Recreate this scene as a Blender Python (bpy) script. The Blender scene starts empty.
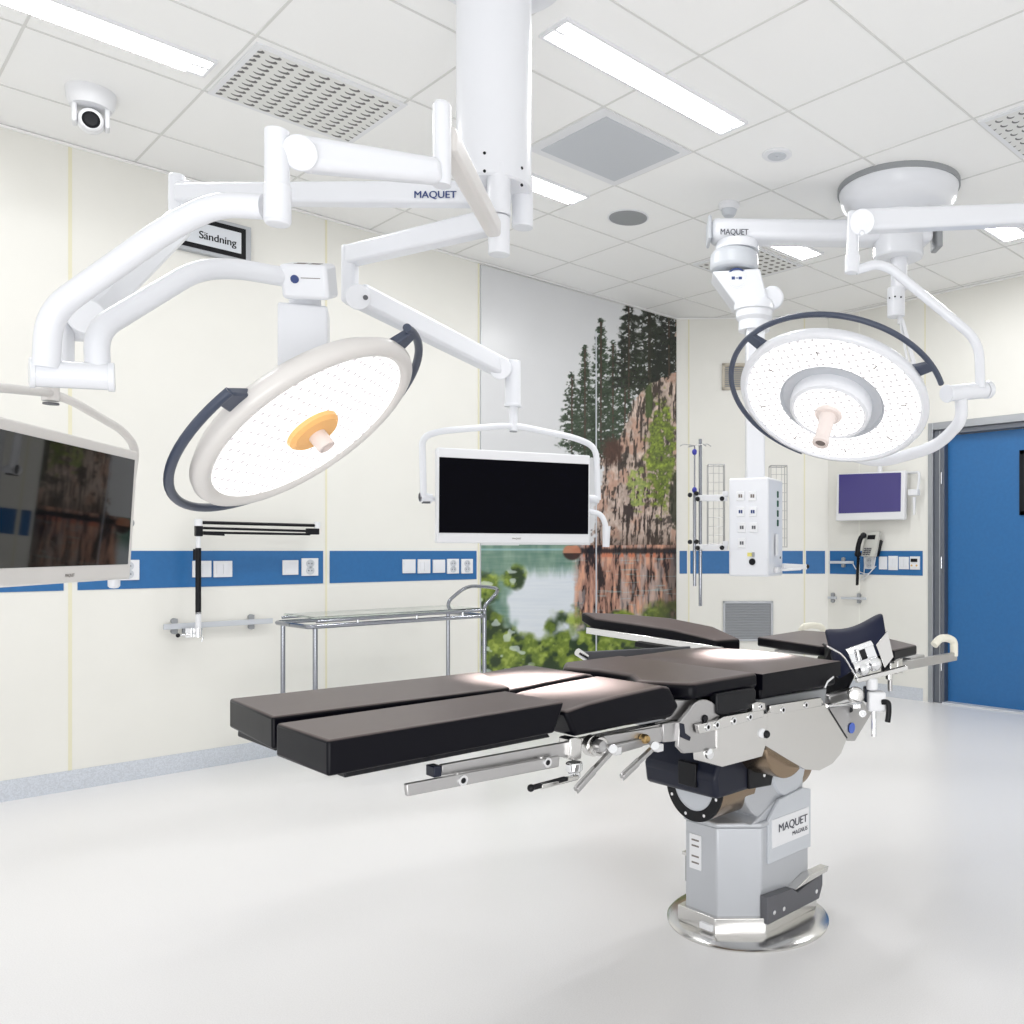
import bpy, bmesh, math, random
import numpy as np
from mathutils import Vector, Matrix
random.seed(4)
COL = bpy.context.scene.collection
V = Vector
PI = math.pi
# ---------------------------------------------------------------- measuring frame
CX, HY, F, EYE, CEIL = 670.0, 551.0, 864.0, 1.19, 3.21
FW = V((.7254, .6884, 0)).normalized(); RT = V((FW.y, -FW.x, 0)); UP = V((0, 0, 1))
CAM = V((0, 0, EYE))
def ray(px, py): return FW + (px-CX)/F*RT + (HY-py)/F*UP
def oX(px, py, a): r = ray(px, py); return CAM + r*(a/r.x)
def oY(px, py, b): r = ray(px, py); return CAM + r*(b/r.y)
def oZ(px, py, z): r = ray(px, py); return CAM + r*((z-EYE)/r.z)
def aD(px, py, D): return CAM + ray(px, py)*D
def oP(px, py, p, n): r = ray(px, py); return CAM + r*((p-CAM).dot(n)/r.dot(n))

# ---------------------------------------------------------------- materials
def lin(c):
    c = c/255.0
    return c/12.92 if c <= .04045 else ((c+.055)/1.055)**2.4
def rgb(*c): return (lin(c[0]), lin(c[1]), lin(c[2]), 1)
def mat(name, col, rough=.5, metal=0.0, emit=0, spec=None, coat=0, noise=0, nscale=200, bump=0, bscale=300, trans=0, alpha=1, rvar=0, ecol=None, ior=None):
    m = bpy.data.materials.new(name); m.use_nodes = True
    nt = m.node_tree; b = nt.nodes['Principled BSDF']
    b.inputs['Base Color'].default_value = col
    b.inputs['Roughness'].default_value = rough
    b.inputs['Metallic'].default_value = metal
    if spec is not None: b.inputs['Specular IOR Level'].default_value = spec
    if coat: b.inputs['Coat Weight'].default_value = coat; b.inputs['Coat Roughness'].default_value = .08
    if trans: b.inputs['Transmission Weight'].default_value = trans
    if ior: b.inputs['IOR'].default_value = ior
    if alpha < 1: b.inputs['Alpha'].default_value = alpha
    if emit:
        b.inputs['Emission Color'].default_value = ecol or col; b.inputs['Emission Strength'].default_value = emit
    tc = nt.nodes.new('ShaderNodeTexCoord')
    if noise:
        n = nt.nodes.new('ShaderNodeTexNoise'); n.inputs['Scale'].default_value = nscale; n.inputs['Detail'].default_value = 3
        nt.links.new(tc.outputs['Object'], n.inputs['Vector'])
        r = nt.nodes.new('ShaderNodeValToRGB')
        r.color_ramp.elements[0].position = .35; r.color_ramp.elements[1].position = .65
        r.color_ramp.elements[0].color = tuple(c*(1-noise) for c in col[:3])+(1,)
        r.color_ramp.elements[1].color = tuple(min(1, c*(1+noise*.5)) for c in col[:3])+(1,)
        nt.links.new(n.outputs['Fac'], r.inputs['Fac']); nt.links.new(r.outputs['Color'], b.inputs['Base Color'])
    if bump:
        n = nt.nodes.new('ShaderNodeTexNoise'); n.inputs['Scale'].default_value = bscale; n.inputs['Detail'].default_value = 2
        nt.links.new(tc.outputs['Object'], n.inputs['Vector'])
        bp = nt.nodes.new('ShaderNodeBump'); bp.inputs['Strength'].default_value = bump; bp.inputs['Distance'].default_value = .01
        nt.links.new(n.outputs['Fac'], bp.inputs['Height']); nt.links.new(bp.outputs['Normal'], b.inputs['Normal'])
    if rvar:
        n = nt.nodes.new('ShaderNodeTexNoise'); n.inputs['Scale'].default_value = 6
        nt.links.new(tc.outputs['Object'], n.inputs['Vector'])
        mr = nt.nodes.new('ShaderNodeMapRange'); mr.inputs['To Min'].default_value = rough-rvar; mr.inputs['To Max'].default_value = rough+rvar
        nt.links.new(n.outputs['Fac'], mr.inputs['Value']); nt.links.new(mr.outputs['Result'], b.inputs['Roughness'])
    return m
M = {}
M['wall'] = mat('wall_laminate', rgb(230, 229, 223), .38, noise=.015, nscale=3)
M['wallpale'] = mat('joint_cover', rgb(240, 240, 233), .5)
M['seam'] = mat('seam_sealant', rgb(226, 222, 196), .6)
M['blue'] = mat('blue_laminate', rgb(36, 102, 160), .35, noise=.04, nscale=40)
M['floor'] = mat('vinyl_floor', rgb(236, 235, 235), .3, noise=.05, nscale=260)
M['skirt'] = mat('vinyl_skirting', rgb(205, 210, 218), .4, noise=.12, nscale=160)
M['ceil'] = mat('ceiling_tile', rgb(244, 244, 243), .8, noise=.02, nscale=300)
M['grid'] = mat('ceiling_grid', rgb(216, 216, 214), .6)
M['white'] = mat('white_enamel', rgb(226, 228, 233), .3, coat=.25)
M['whiteold'] = mat('warm_white_enamel', rgb(222, 219, 216), .35, coat=.15)
M['plastic'] = mat('white_plastic', rgb(228, 229, 232), .4)
M['cream'] = mat('cream_rubber', rgb(232, 229, 214), .45)
M['palegrey'] = mat('pale_grey_plastic', rgb(196, 200, 206), .4)
M['midgrey'] = mat('mid_grey', rgb(150, 153, 156), .5)
M['colgrey'] = mat('column_grey', rgb(186, 189, 194), .35, metal=.35)
M['darkgrey'] = mat('dark_grey', rgb(92, 93, 98), .5)
M['black'] = mat('black_plastic', rgb(14, 15, 20), .4, spec=.25)
M['navyblack'] = mat('navy_black_housing', rgb(22, 26, 42), .35, spec=.3)
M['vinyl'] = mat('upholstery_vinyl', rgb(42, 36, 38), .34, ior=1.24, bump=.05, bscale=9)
M['bluevinyl'] = mat('headrest_vinyl', rgb(24, 29, 52), .5, ior=1.3, bump=.04, bscale=30)
M['handle'] = mat('slate_rubber', rgb(64, 72, 90), .35)
M['steel'] = mat('brushed_steel', rgb(216, 215, 213), .2, metal=1, rvar=.06)
M['satin'] = mat('satin_steel', rgb(184, 183, 183), .36, metal=1, rvar=.05)
M['bronze'] = mat('reflective_bronze_steel', rgb(150, 132, 112), .25, metal=1)
M['chrome'] = mat('chrome', rgb(235, 236, 238), .08, metal=1)
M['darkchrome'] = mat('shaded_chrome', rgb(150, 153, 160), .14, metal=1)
M['aludark'] = mat('shaded_aluminium', rgb(112, 116, 124), .4, metal=.7)
M['alu'] = mat('door_frame_aluminium', rgb(170, 173, 178), .35, metal=.85)
M['orange'] = mat('orange_cover', rgb(236, 180, 112), .45, emit=.12)
M['skin'] = mat('sleeve_plastic', rgb(232, 220, 215), .4)
M['ledface'] = mat('lit_led_face', (1, 1, 1, 1), .3, emit=1.5, ecol=(1, .985, .975, 1))
M['lens'] = mat('led_lens', rgb(190, 188, 190), .3, emit=.42)
M['mark'] = mat('grey_marking', rgb(120, 112, 108), .6)
M['tube'] = mat('ceiling_lamp_tube', (1, 1, 1, 1), .5, emit=4)
M['screen'] = mat('dark_screen', rgb(3, 3, 10), .1, spec=.05)
M['screenrefl'] = mat('glossy_screen', rgb(6, 5, 5), .03, spec=.6)
M['purple'] = mat('violet_screen', rgb(62, 56, 112), .15, emit=.22)
M['ink'] = mat('blue_ink', rgb(42, 62, 118), .5)
M['inkgrey'] = mat('grey_ink', rgb(70, 72, 84), .5)
M['glass'] = mat('clear_glass', rgb(235, 245, 240), .02, trans=1, ior=1.2)
M['doorglass'] = mat('door_pane', rgb(225, 215, 212), .2)
M['green'] = mat('green_outlet', rgb(20, 80, 60), .4)
M['yellow'] = mat('yellow_outlet', rgb(225, 215, 120), .4)
M['blueknob'] = mat('blue_knob', rgb(48, 52, 150), .3)
M['bluedot'] = mat('blue_sticker', rgb(70, 100, 190), .4)
M['gold'] = mat('brass', rgb(190, 160, 110), .3, metal=1)
M['ventgrey'] = mat('vent_grey', rgb(178, 181, 186), .4, metal=.4)
M['ventbeige'] = mat('vent_beige', rgb(190, 182, 168), .5)
M['signwhite'] = mat('sign_face', rgb(214, 218, 224), .4)
M['phonegrey'] = mat('phone_silver', rgb(196, 196, 190), .4)

def dots(name, ex, ey, px_, py_, r, base, spot_, emit=None, semit=None, cres=None, rnd=0.0):
    m = bpy.data.materials.new(name); m.use_nodes = True; nt = m.node_tree; b = nt.nodes['Principled BSDF']; L = nt.links.new
    b.inputs['Roughness'].default_value = .4
    tc = nt.nodes.new('ShaderNodeTexCoord')
    def dot(v):
        n = nt.nodes.new('ShaderNodeVectorMath'); n.operation = 'DOT_PRODUCT'; L(tc.outputs['Object'], n.inputs[0]); n.inputs[1].default_value = v; return n.outputs['Value']
    cb_ = nt.nodes.new('ShaderNodeCombineXYZ'); L(dot(tuple(V(ex)/px_)), cb_.inputs[0]); L(dot(tuple(V(ey)/py_)), cb_.inputs[1])
    def vor(off, rad):
        ad = nt.nodes.new('ShaderNodeVectorMath'); ad.operation = 'ADD'; L(cb_.outputs[0], ad.inputs[0]); ad.inputs[1].default_value = (off[0]/px_+.5, off[1]/py_+.5, 0)
        v = nt.nodes.new('ShaderNodeTexVoronoi'); v.voronoi_dimensions = '2D'; v.inputs['Scale'].default_value = 1; v.inputs['Randomness'].default_value = rnd
        L(ad.outputs[0], v.inputs['Vector'])
        c_ = nt.nodes.new('ShaderNodeMath'); c_.operation = 'LESS_THAN'; L(v.outputs['Distance'], c_.inputs[0]); c_.inputs[1].default_value = rad/px_; return c_.outputs[0]
    f = vor((0, 0), r)
    if cres:
        g_ = vor(cres[:2], cres[2]); su = nt.nodes.new('ShaderNodeMath'); su.operation = 'SUBTRACT'; su.use_clamp = True; L(f, su.inputs[0]); L(g_, su.inputs[1]); f = su.outputs[0]
    mx = nt.nodes.new('ShaderNodeMix'); mx.data_type = 'RGBA'; L(f, mx.inputs['Factor']); mx.inputs['A'].default_value = base; mx.inputs['B'].default_value = spot_
    if not emit: L(mx.outputs['Result'], b.inputs['Base Color'])
    if emit:
        b.inputs['Base Color'].default_value = (.12, .12, .12, 1)
        L(mx.outputs['Result'], b.inputs['Emission Color'])
        mr = nt.nodes.new('ShaderNodeMapRange'); L(f, mr.inputs['Value']); mr.inputs['To Min'].default_value = emit; mr.inputs['To Max'].default_value = semit; L(mr.outputs[0], b.inputs['Emission Strength'])
    M[name] = m
def paint_lit_top(m, top, side):
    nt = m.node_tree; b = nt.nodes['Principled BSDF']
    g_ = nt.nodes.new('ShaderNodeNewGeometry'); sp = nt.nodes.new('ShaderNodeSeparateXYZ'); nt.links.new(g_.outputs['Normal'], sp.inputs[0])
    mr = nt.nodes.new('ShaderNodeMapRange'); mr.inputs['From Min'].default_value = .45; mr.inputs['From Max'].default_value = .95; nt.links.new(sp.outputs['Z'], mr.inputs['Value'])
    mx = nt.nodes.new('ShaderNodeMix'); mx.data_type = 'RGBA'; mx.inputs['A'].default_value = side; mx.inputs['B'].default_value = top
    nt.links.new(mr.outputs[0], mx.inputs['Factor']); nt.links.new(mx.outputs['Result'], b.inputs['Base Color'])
paint_lit_top(M['vinyl'], rgb(104, 94, 92), rgb(5, 5, 13))  # warm lit tops and dark shaded sides painted into the vinyl by normal
# ---------------------------------------------------------------- mesh builder
class MB:
    def __init__(s): s.bm = bmesh.new()
    def prism(s, pts, vec):
        vec = V(vec); a = [s.bm.verts.new(p) for p in pts]; b = [s.bm.verts.new(V(p)+vec) for p in pts]
        n = len(pts)
        s.bm.faces.new(a[::-1]); s.bm.faces.new(b)
        for i in range(n): s.bm.faces.new((a[i], a[(i+1) % n], b[(i+1) % n], b[i]))
        return s
    def loft(s, A, B):
        a = [s.bm.verts.new(p) for p in A]; b = [s.bm.verts.new(p) for p in B]; n = len(A)
        s.bm.faces.new(a[::-1]); s.bm.faces.new(b)
        for i in range(n): s.bm.faces.new((a[i], a[(i+1) % n], b[(i+1) % n], b[i]))
        return s
    def fbox(s, o, x, y, z):       # corner + three edge vectors
        o, x, y, z = V(o), V(x), V(y), V(z)
        return s.prism([o, o+x, o+x+y, o+y], z)
    def box(s, x0, x1, y0, y1, z0, z1): return s.fbox((x0, y0, z0), (x1-x0, 0, 0), (0, y1-y0, 0), (0, 0, z1-z0))
    def cbox(s, c, X, Y, Z):       # centre + full axis vectors
        c, X, Y, Z = V(c), V(X), V(Y), V(Z)
        return s.fbox(c-(X+Y+Z)/2, X, Y, Z)
    def bar(s, p, q, w, h, up=UP, w2=None, h2=None):
        p, q = V(p), V(q); d = (q-p).normalized(); side = d.cross(V(up)).normalized(); u = side.cross(d)
        w2 = w if w2 is None else w2; h2 = h if h2 is None else h2
        A = [p+side*w*i/2+u*h*j/2 for i, j in ((-1, -1), (1, -1), (1, 1), (-1, 1))]
        B = [q+side*w2*i/2+u*h2*j/2 for i, j in ((-1, -1), (1, -1), (1, 1), (-1, 1))]
        return s.loft(A, B)
    def lathe(s, o, axis, prof, seg=32, a0=0, cap=True):
        o = V(o); ax = V(axis).normalized(); t = UP if abs(ax.z) < .9 else V((1, 0, 0))
        x = ax.cross(t).normalized(); y = ax.cross(x); rings = []
        for r, h in prof:
            if r < 1e-6: rings.append([s.bm.verts.new(o+ax*h)])
            else: rings.append([s.bm.verts.new(o+ax*h+x*r*math.cos(a0+2*PI*i/seg)+y*r*math.sin(a0+2*PI*i/seg)) for i in range(seg)])
        for A, B in zip(rings, rings[1:]):
            for i in range(seg):
                j = (i+1) % seg
                if len(A) == 1 and len(B) == 1: continue
                if len(A) == 1: s.bm.faces.new((A[0], B[j], B[i]))
                elif len(B) == 1: s.bm.faces.new((A[i], A[j], B[0]))
                else: s.bm.faces.new((A[i], A[j], B[j], B[i]))
        if cap:
            if len(rings[0]) > 1: s.bm.faces.new(rings[0][::-1])
            if len(rings[-1]) > 1: s.bm.faces.new(rings[-1])
        return s
    def cyl(s, p, q, r, r2=None, seg=24):
        p, q = V(p), V(q); r2 = r if r2 is None else r2
        return s.lathe(p, q-p, [(r, 0), (r2, (q-p).length)], seg)
    def tube(s, pts, r, fillet=0, seg=12, r2=None, ends=True):
        pts = [V(p) for p in pts]
        if fillet:
            out = [pts[0]]
            for a, b, c in zip(pts, pts[1:], pts[2:]):
                u, w = (a-b), (c-b); f = min(fillet, u.length*.48, w.length*.48)
                p0, p1 = b+u.normalized()*f, b+w.normalized()*f
                for k in range(7):
                    t = k/6; out.append((1-t)**2*p0+2*t*(1-t)*b+t*t*p1)
            out.append(pts[-1]); pts = out
        n = len(pts); r2 = r if r2 is None else r2
        d0 = (pts[1]-pts[0]).normalized(); t = UP if abs(d0.z) < .9 else V((1, 0, 0))
        x = d0.cross(t).normalized(); prev = None
        for i, p in enumerate(pts):
            d = (pts[min(i+1, n-1)]-pts[max(i-1, 0)]).normalized()
            x = (x-d*x.dot(d)).normalized(); y = d.cross(x); rr = r+(r2-r)*i/(n-1)
            ring = [s.bm.verts.new(p+x*rr*math.cos(2*PI*k/seg)+y*rr*math.sin(2*PI*k/seg)) for k in range(seg)]
            if prev:
                for k in range(seg): s.bm.faces.new((prev[k], prev[(k+1) % seg], ring[(k+1) % seg], ring[k]))
            elif ends: s.bm.faces.new(ring[::-1])
            prev = ring
        if ends: s.bm.faces.new(prev)
        return s
    def ball(s, c, r, seg=16, sq=1, axis=UP):
        n = seg//2
        return s.lathe(c, axis, [(r*math.sin(PI*i/n), -r*sq*math.cos(PI*i/n)) for i in range(n+1)], seg)
    def surf(s, grid, thick):     # grid of points with thickness vector
        t = V(thick); R, C_ = len(grid), len(grid[0])
        A = [[s.bm.verts.new(p) for p in row] for row in grid]; B = [[s.bm.verts.new(V(p)+t) for p in row] for row in grid]
        for i in range(R-1):
            for j in range(C_-1):
                s.bm.faces.new((A[i][j], A[i][j+1], A[i+1][j+1], A[i+1][j])); s.bm.faces.new((B[i][j], B[i+1][j], B[i+1][j+1], B[i][j+1]))
        for i in range(R-1):
            s.bm.faces.new((A[i][0], A[i+1][0], B[i+1][0], B[i][0])); s.bm.faces.new((A[i][-1], B[i][-1], B[i+1][-1], A[i+1][-1]))
        for j in range(C_-1):
            s.bm.faces.new((A[0][j], B[0][j], B[0][j+1], A[0][j+1])); s.bm.faces.new((A[-1][j], A[-1][j+1], B[-1][j+1], B[-1][j]))
        return s
def root_base(o):
    while o.parent: o = o.parent
    return V(o.location)
def obj(name, mb, m, parent=None, bevel=0, bseg=2, label=None, smooth=35, sub=0):
    bm = mb.bm
    bmesh.ops.recalc_face_normals(bm, faces=bm.faces[:])
    if parent is None:
        xs = [v.co for v in bm.verts]
        base = V(((min(v.x for v in xs)+max(v.x for v in xs))/2, (min(v.y for v in xs)+max(v.y for v in xs))/2, min(v.z for v in xs)))
    else: base = root_base(parent)
    bmesh.ops.translate(bm, verts=bm.verts[:], vec=-base)
    me = bpy.data.meshes.new(name); bm.to_mesh(me); bm.free()
    for p in me.polygons: p.use_smooth = True
    me.set_sharp_from_angle(angle=math.radians(smooth))
    me.materials.append(M[m])
    o = bpy.data.objects.new(name, me); COL.objects.link(o)
    if parent is None: o.location = base
    else: o.parent = parent
    if bevel:
        b = o.modifiers.new('bevel', 'BEVEL'); b.width = bevel; b.segments = bseg; b.limit_method = 'ANGLE'; b.angle_limit = math.radians(30)
        b.harden_normals = False
    if sub:
        sm = o.modifiers.new('sub', 'SUBSURF'); sm.levels = sub; sm.render_levels = sub
    if label: o['label'] = label
    return o
def thing(name, label, cat, loc, group=None):
    o = bpy.data.objects.new(name, None); COL.objects.link(o); o.location = loc; o.empty_display_size = .05
    o['label'] = label; o['category'] = cat
    if group: o['group'] = group
    return o
def tag(o, label, cat, group=None):
    o['label'] = label; o['category'] = cat
    if group: o['group'] = group
    return o
def struct(name, mb, m, parent=None, bevel=0):
    o = obj(name, mb, m, parent, bevel); o['kind'] = 'structure'; return o
def dup(root, loc, label=None, group=None):
    r = root.copy(); COL.objects.link(r); r.location = loc
    if label: r['label'] = label
    if group: r['group'] = group
    for ch in list(root.children):
        c = ch.copy(); COL.objects.link(c); c.parent = r
        for g in list(ch.children):
            d = g.copy(); COL.objects.link(d); d.parent = c
    return r
def text(name, s, o, xdir, ydir, size, m, parent, bold=0.0, width=None, out=.0006):
    cu = bpy.data.curves.new(name, 'FONT'); cu.body = s; cu.size = 1; cu.offset = bold; cu.align_x = 'LEFT'
    tmp = bpy.data.objects.new('tmp_text', cu); COL.objects.link(tmp)
    bpy.context.view_layer.update()
    me = bpy.data.meshes.new_from_object(tmp.evaluated_get(bpy.context.evaluated_depsgraph_get()))
    bpy.data.objects.remove(tmp); bpy.data.curves.remove(cu)
    tb_ = bmesh.new(); tb_.from_mesh(me)
    for k_ in (1, 2):
        g_ = bmesh.ops.duplicate(tb_, geom=[f_ for f_ in tb_.faces if f_.index >= 0][:len(me.polygons)])
        bmesh.ops.translate(tb_, verts=[v_ for v_ in g_['geom'] if isinstance(v_, bmesh.types.BMVert)], vec=(.022*k_, .008*k_, .004*k_))
    tb_.to_mesh(me); tb_.free()
    x, y = V(xdir).normalized(), V(ydir).normalized(); n = x.cross(y)
    w = max(v.co.x for v in me.vertices) or 1; sx = size if width is None else width/w
    base = root_base(parent)
    for v in me.vertices: v.co = V(o)+x*v.co.x*sx+y*v.co.y*size+n*(out+v.co.z*.02)-base
    me.name = name; me.materials.clear(); me.materials.append(M[m])
    ob = bpy.data.objects.new(name, me); COL.objects.link(ob); ob.parent = parent
    return ob

# ================================================================ ROOM
WY = 5.118; P1 = V((5.469, WY, 0)); P2 = V((6.35, 4.146, 0)); WX = 6.35
X0, Y0 = -1.6, -1.8
struct('floor', MB().box(X0, WX+.3, Y0, WY+.3, -.1, 0), 'floor')
struct('ceiling', MB().box(X0, WX+.3, Y0, WY+.3, CEIL, CEIL+.1), 'ceil')
struct('wall_left', MB().box(X0, P1.x+.05, WY, WY+.12, 0, CEIL), 'wall')
cd = (P2-P1).normalized(); cn = V((-cd.y, cd.x, 0)); cn = cn if cn.dot(FW) > 0 else -cn     # outward normal
def oW(px, py): return oP(px, py, P1, cn)
CW = (P2-P1).length
struct('wall_back', MB().fbox(P1, cd*CW, cn*.12, (0, 0, CEIL)), 'wall')
# door wall with an opening
DY0, DY1, DT = 3.20, 1.95, 2.15      # opening: left edge, right edge, top
w = MB(); w.box(WX, WX+.14, DY0, P2.y+.05, 0, CEIL); w.box(WX, WX+.14, Y0, DY1, 0, CEIL); w.box(WX, WX+.14, DY1, DY0, DT, CEIL)
struct('wall_right', w, 'wall')
# ceiling grid
g = MB()
for a in (-1.2, -.58, .06, .70, 1.34, 2.0, 2.64, 3.25, 3.90, 4.5, 5.09, 5.69, 6.28): g.box(a-.005, a+.005, Y0, WY, CEIL-.0025, CEIL+.002)
for k in range(12): b = 4.675-.585*k; g.box(X0, WX, b-.005, b+.005, CEIL-.003, CEIL+.002)
struct('trim_1', g, 'grid')
g = MB(); g.box(X0, P1.x, WY-.02, WY, CEIL-.012, CEIL-.0035); g.fbox(P1+V((0, 0, CEIL-.012))-cn*.02, cd*CW, cn*.02, (0, 0, .0085)); g.box(WX-.02, WX, Y0, P2.y, CEIL-.012, CEIL-.0035)
struct('trim_2', g, 'ceil')
# skirting
struct('baseboard_left', MB().box(X0, 5.45, WY-.006, WY, 0, .10), 'skirt')
struct('baseboard_back', MB().fbox(P1-cn*.006, cd*CW, cn*.006, (0, 0, .10)), 'skirt')
struct('baseboard_right', MB().box(WX-.006, WX, DY0+.06, P2.y, 0, .10), 'skirt')
# seams and blue stripe
SZ0, SZ1 = .994, 1.191
n = 3
for a, wd in ((1.062, .008), (2.364, .006), (3.452, .006)):
    struct('trim_%d' % n, MB().box(a-wd, a+wd, WY-.002, WY, .1, CEIL-.015), 'seam'); n += 1
for a, b in ((X0, 1.035), (1.093, 2.345), (2.386, 3.435)):
    struct('trim_%d' % n, MB().box(a, b, WY-.003, WY, SZ0, SZ1), 'blue'); n += 1
def wseg(px0, px1, z0, z1, t, m):
    global n
    a, b = oW(px0, HY), oW(px1, HY); a.z = b.z = 0
    struct('trim_%d' % n, MB().fbox(a-cn*t+UP*z0, b-a, cn*t, UP*(z1-z0)), m); n += 1
for p0, p1 in ((679.5, 687), (690.3, 802.8), (806, 825)): wseg(p0, p1, SZ0, SZ1, .003, 'blue')
for p in (688.7, 804.4): wseg(p-.7, p+.7, .1, CEIL-.015, .002, 'seam')
for y0, y1 in ((4.125, 3.842), (3.832, 3.262)):
    struct('trim_%d' % n, MB().box(WX-.003, WX, y1, y0, SZ0, SZ1), 'blue'); n += 1
struct('trim_%d' % n, MB().box(WX-.002, WX, 3.832, 3.842, .1, CEIL-.015), 'wallpale'); n += 1
struct('trim_%d' % n, MB().box(WX-.002, WX, 3.238, 3.248, 2.16, CEIL-.015), 'seam'); n += 1
# ---- door
d = bpy.data.objects.new('door_1', None); COL.objects.link(d); d.location = (WX+.08, (DY0+DY1)/2, 0); d['kind'] = 'structure'
leaf = MB()
LX = WX+.075
wy0, wy1 = 2.52, 2.2     # window in the leaf
leaf.box(LX, LX+.05, wy0, DY0-.11, .008, DT-.055); leaf.box(LX, LX+.05, DY1+.06, wy1, .008, DT-.055)
leaf.box(LX, LX+.05, wy1, wy0, .008, 1.46); leaf.box(LX, LX+.05, wy1, wy0, 1.93, DT-.055)
obj('door_leaf', leaf, 'blue', d)
fr = MB()
fr.box(WX-.014, WX+.13, DY0-.028, DY0+.012, 0, DT+.045); fr.box(WX-.014, WX+.13, DY1-.012, DY1+.028, 0, DT+.045); fr.box(WX-.014, WX+.13, DY1+.028, DY0-.028, DT-.012, DT+.045)
obj('door_frame', fr, 'alu', d, bevel=.003)
fr = MB(); fr.box(WX+.012, WX+.13, DY0-.112, DY0-.028, 0, DT-.012); fr.box(WX+.012, WX+.13, DY1+.028, DY1+.07, 0, DT-.012); fr.box(WX+.012, WX+.13, DY1+.07, DY0-.112, DT-.05, DT-.012)
obj('frame_rebate', fr, 'aludark', d, bevel=.002)
obj('frame_strip', MB().box(WX+.004, WX+.012, DY0-.082, DY0-.074, 0, DT-.02), 'alu', d)
obj('door_pane', MB().box(LX+.02, LX+.03, wy1, wy0, 1.46, 1.93), 'doorglass', d)
wf = MB(); wf.box(LX-.012, LX+.02, wy0-.03, wy0+.005, 1.455, 1.935); wf.box(LX-.012, LX+.02, wy1-.005, wy1+.03, 1.455, 1.935)
wf.box(LX-.012, LX+.02, wy1, wy0, 1.455, 1.485); wf.box(LX-.012, LX+.02, wy1, wy0, 1.905, 1.935)
obj('pane_frame', wf, 'black', d)
hg = MB()
for z in (1.76, 1.10, .30): hg.cyl((WX+.004, DY0-.092, z-.045), (WX+.004, DY0-.092, z+.045), .007)
obj('hinge', hg, 'chrome', d)
struct('trim_%d' % n, MB().box(WX+.0, WX+.13, DY1, DY0-.1, 0, .012), 'palegrey'); n += 1

# ---- mural (hand painted in code on a dense vertex grid)
def vnoise(x, y, seed):
    r = np.random.RandomState(seed).rand(256, 256)
    xi, yi = np.floor(x).astype(int), np.floor(y).astype(int); fx, fy = x-xi, y-yi
    fx, fy = fx*fx*(3-2*fx), fy*fy*(3-2*fy)
    g = lambda a, b: r[a % 256, b % 256]
    return (g(xi, yi)*(1-fx)+g(xi+1, yi)*fx)*(1-fy)+(g(xi, yi+1)*(1-fx)+g(xi+1, yi+1)*fx)*fy
def fbm(x, y, seed, o=4):
    t, a, s = 0, .5, 0
    for i in range(o): t = t+a*vnoise(x*2**i, y*2**i, seed+i); s += a; a *= .55
    return t/s
def sst(a, b, x): t = np.clip((x-a)/(b-a), 0, 1); return t*t*(3-2*t)
MA0, MA1 = 3.466, 5.462
NU, NV = 330, 560
aa = np.linspace(MA0, MA1, NU); zz = np.linspace(.02, CEIL-.02, NV)
A, Z = np.meshgrid(aa, zz)
D = A*FW.x+WY*FW.y; R_ = A*RT.x+WY*RT.y
PX = CX+F*R_/D; PY = HY-F*(Z-EYE)/D          # painting coordinates (measured layout of the print)
def mixc(c, col, m):
    for k in range(3): c[k] = c[k]*(1-m)+(col[k] if not isinstance(col, np.ndarray) else col[k])*m
    return c
def const(*c): return [np.full_like(PX, v, dtype=float) for v in c]
skyg = fbm(PX/60, PY/60, 3)
c = [207+skyg*8, 208+skyg*8, 210+skyg*8]
# conifers: layered branches
def conifer(x0, top, bot, w, seed, c, dens=.46, slack=1.0, tone=(44, 56, 42)):
    t = np.clip((PY-top)/(bot-top), 0, 1); half = w*(.12+.88*t**.8)*(.72+.42*np.abs(np.sin(PY*.36+seed)))
    dens = dens+.045; n1 = fbm(PX/3.4, PY/2.1, seed, 4); n2 = fbm(PX/1.6, PY/1.3, seed+9, 2)
    inside = sst(1.15, .55, np.abs(PX-x0+ (n1-.5)*9)/np.maximum(half, .1))*(PY > top)*(PY < bot+6*n1)
    m = inside*sst(dens-.06, dens+.07, n1*.6+n2*.4+inside*.12*slack)
    tr = (np.abs(PX-x0-(n1-.5)*1.2) < .9)*(PY > top+4)*(PY < bot+14)
    sh = .5+n2*1.1
    c = mixc(c, [tone[0]*sh, tone[1]*sh, tone[2]*sh], np.clip(m, 0, 1))
    return mixc(c, [58+18*n2, 46+14*n2, 40+10*n2], tr*.9)
for x0, top, bot, w_, sd, dn in ((571, 372, 446, 15, 11, .50), (584, 345, 452, 17, 15, .47), (600, 318, 455, 19, 21, .46), (612, 340, 450, 15, 27, .49), (624, 350, 440, 15, 31, .50)):
    c = conifer(x0, top, bot, w_, sd, c, dn)
for x0, top, bot, w_, sd, dn, tn in ((628, 300, 385, 17, 41, .44, (30, 36, 28)), (648, 296, 392, 20, 47, .47, (34, 40, 30)), (668, 290, 385, 20, 53, .42, (24, 30, 24))):
    c = conifer(x0, top, bot, w_*1.2, sd, c, dn, 1, tn)
m1 = fbm(PX/7, PY/6, 61, 4); topdark = sst(.47, .56, m1)*sst(622, 634, PX)*sst(372, 340, PY)*(PY > 296)
c = mixc(c, [26+18*m1, 30+20*m1, 26+12*m1], topdark*.95)
c = mixc(c, [44, 44, 36], sst(1.6, .9, np.abs(PX-649-(m1-.5)*2))*(PY > 300)*(PY < 392)*.9)
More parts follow.
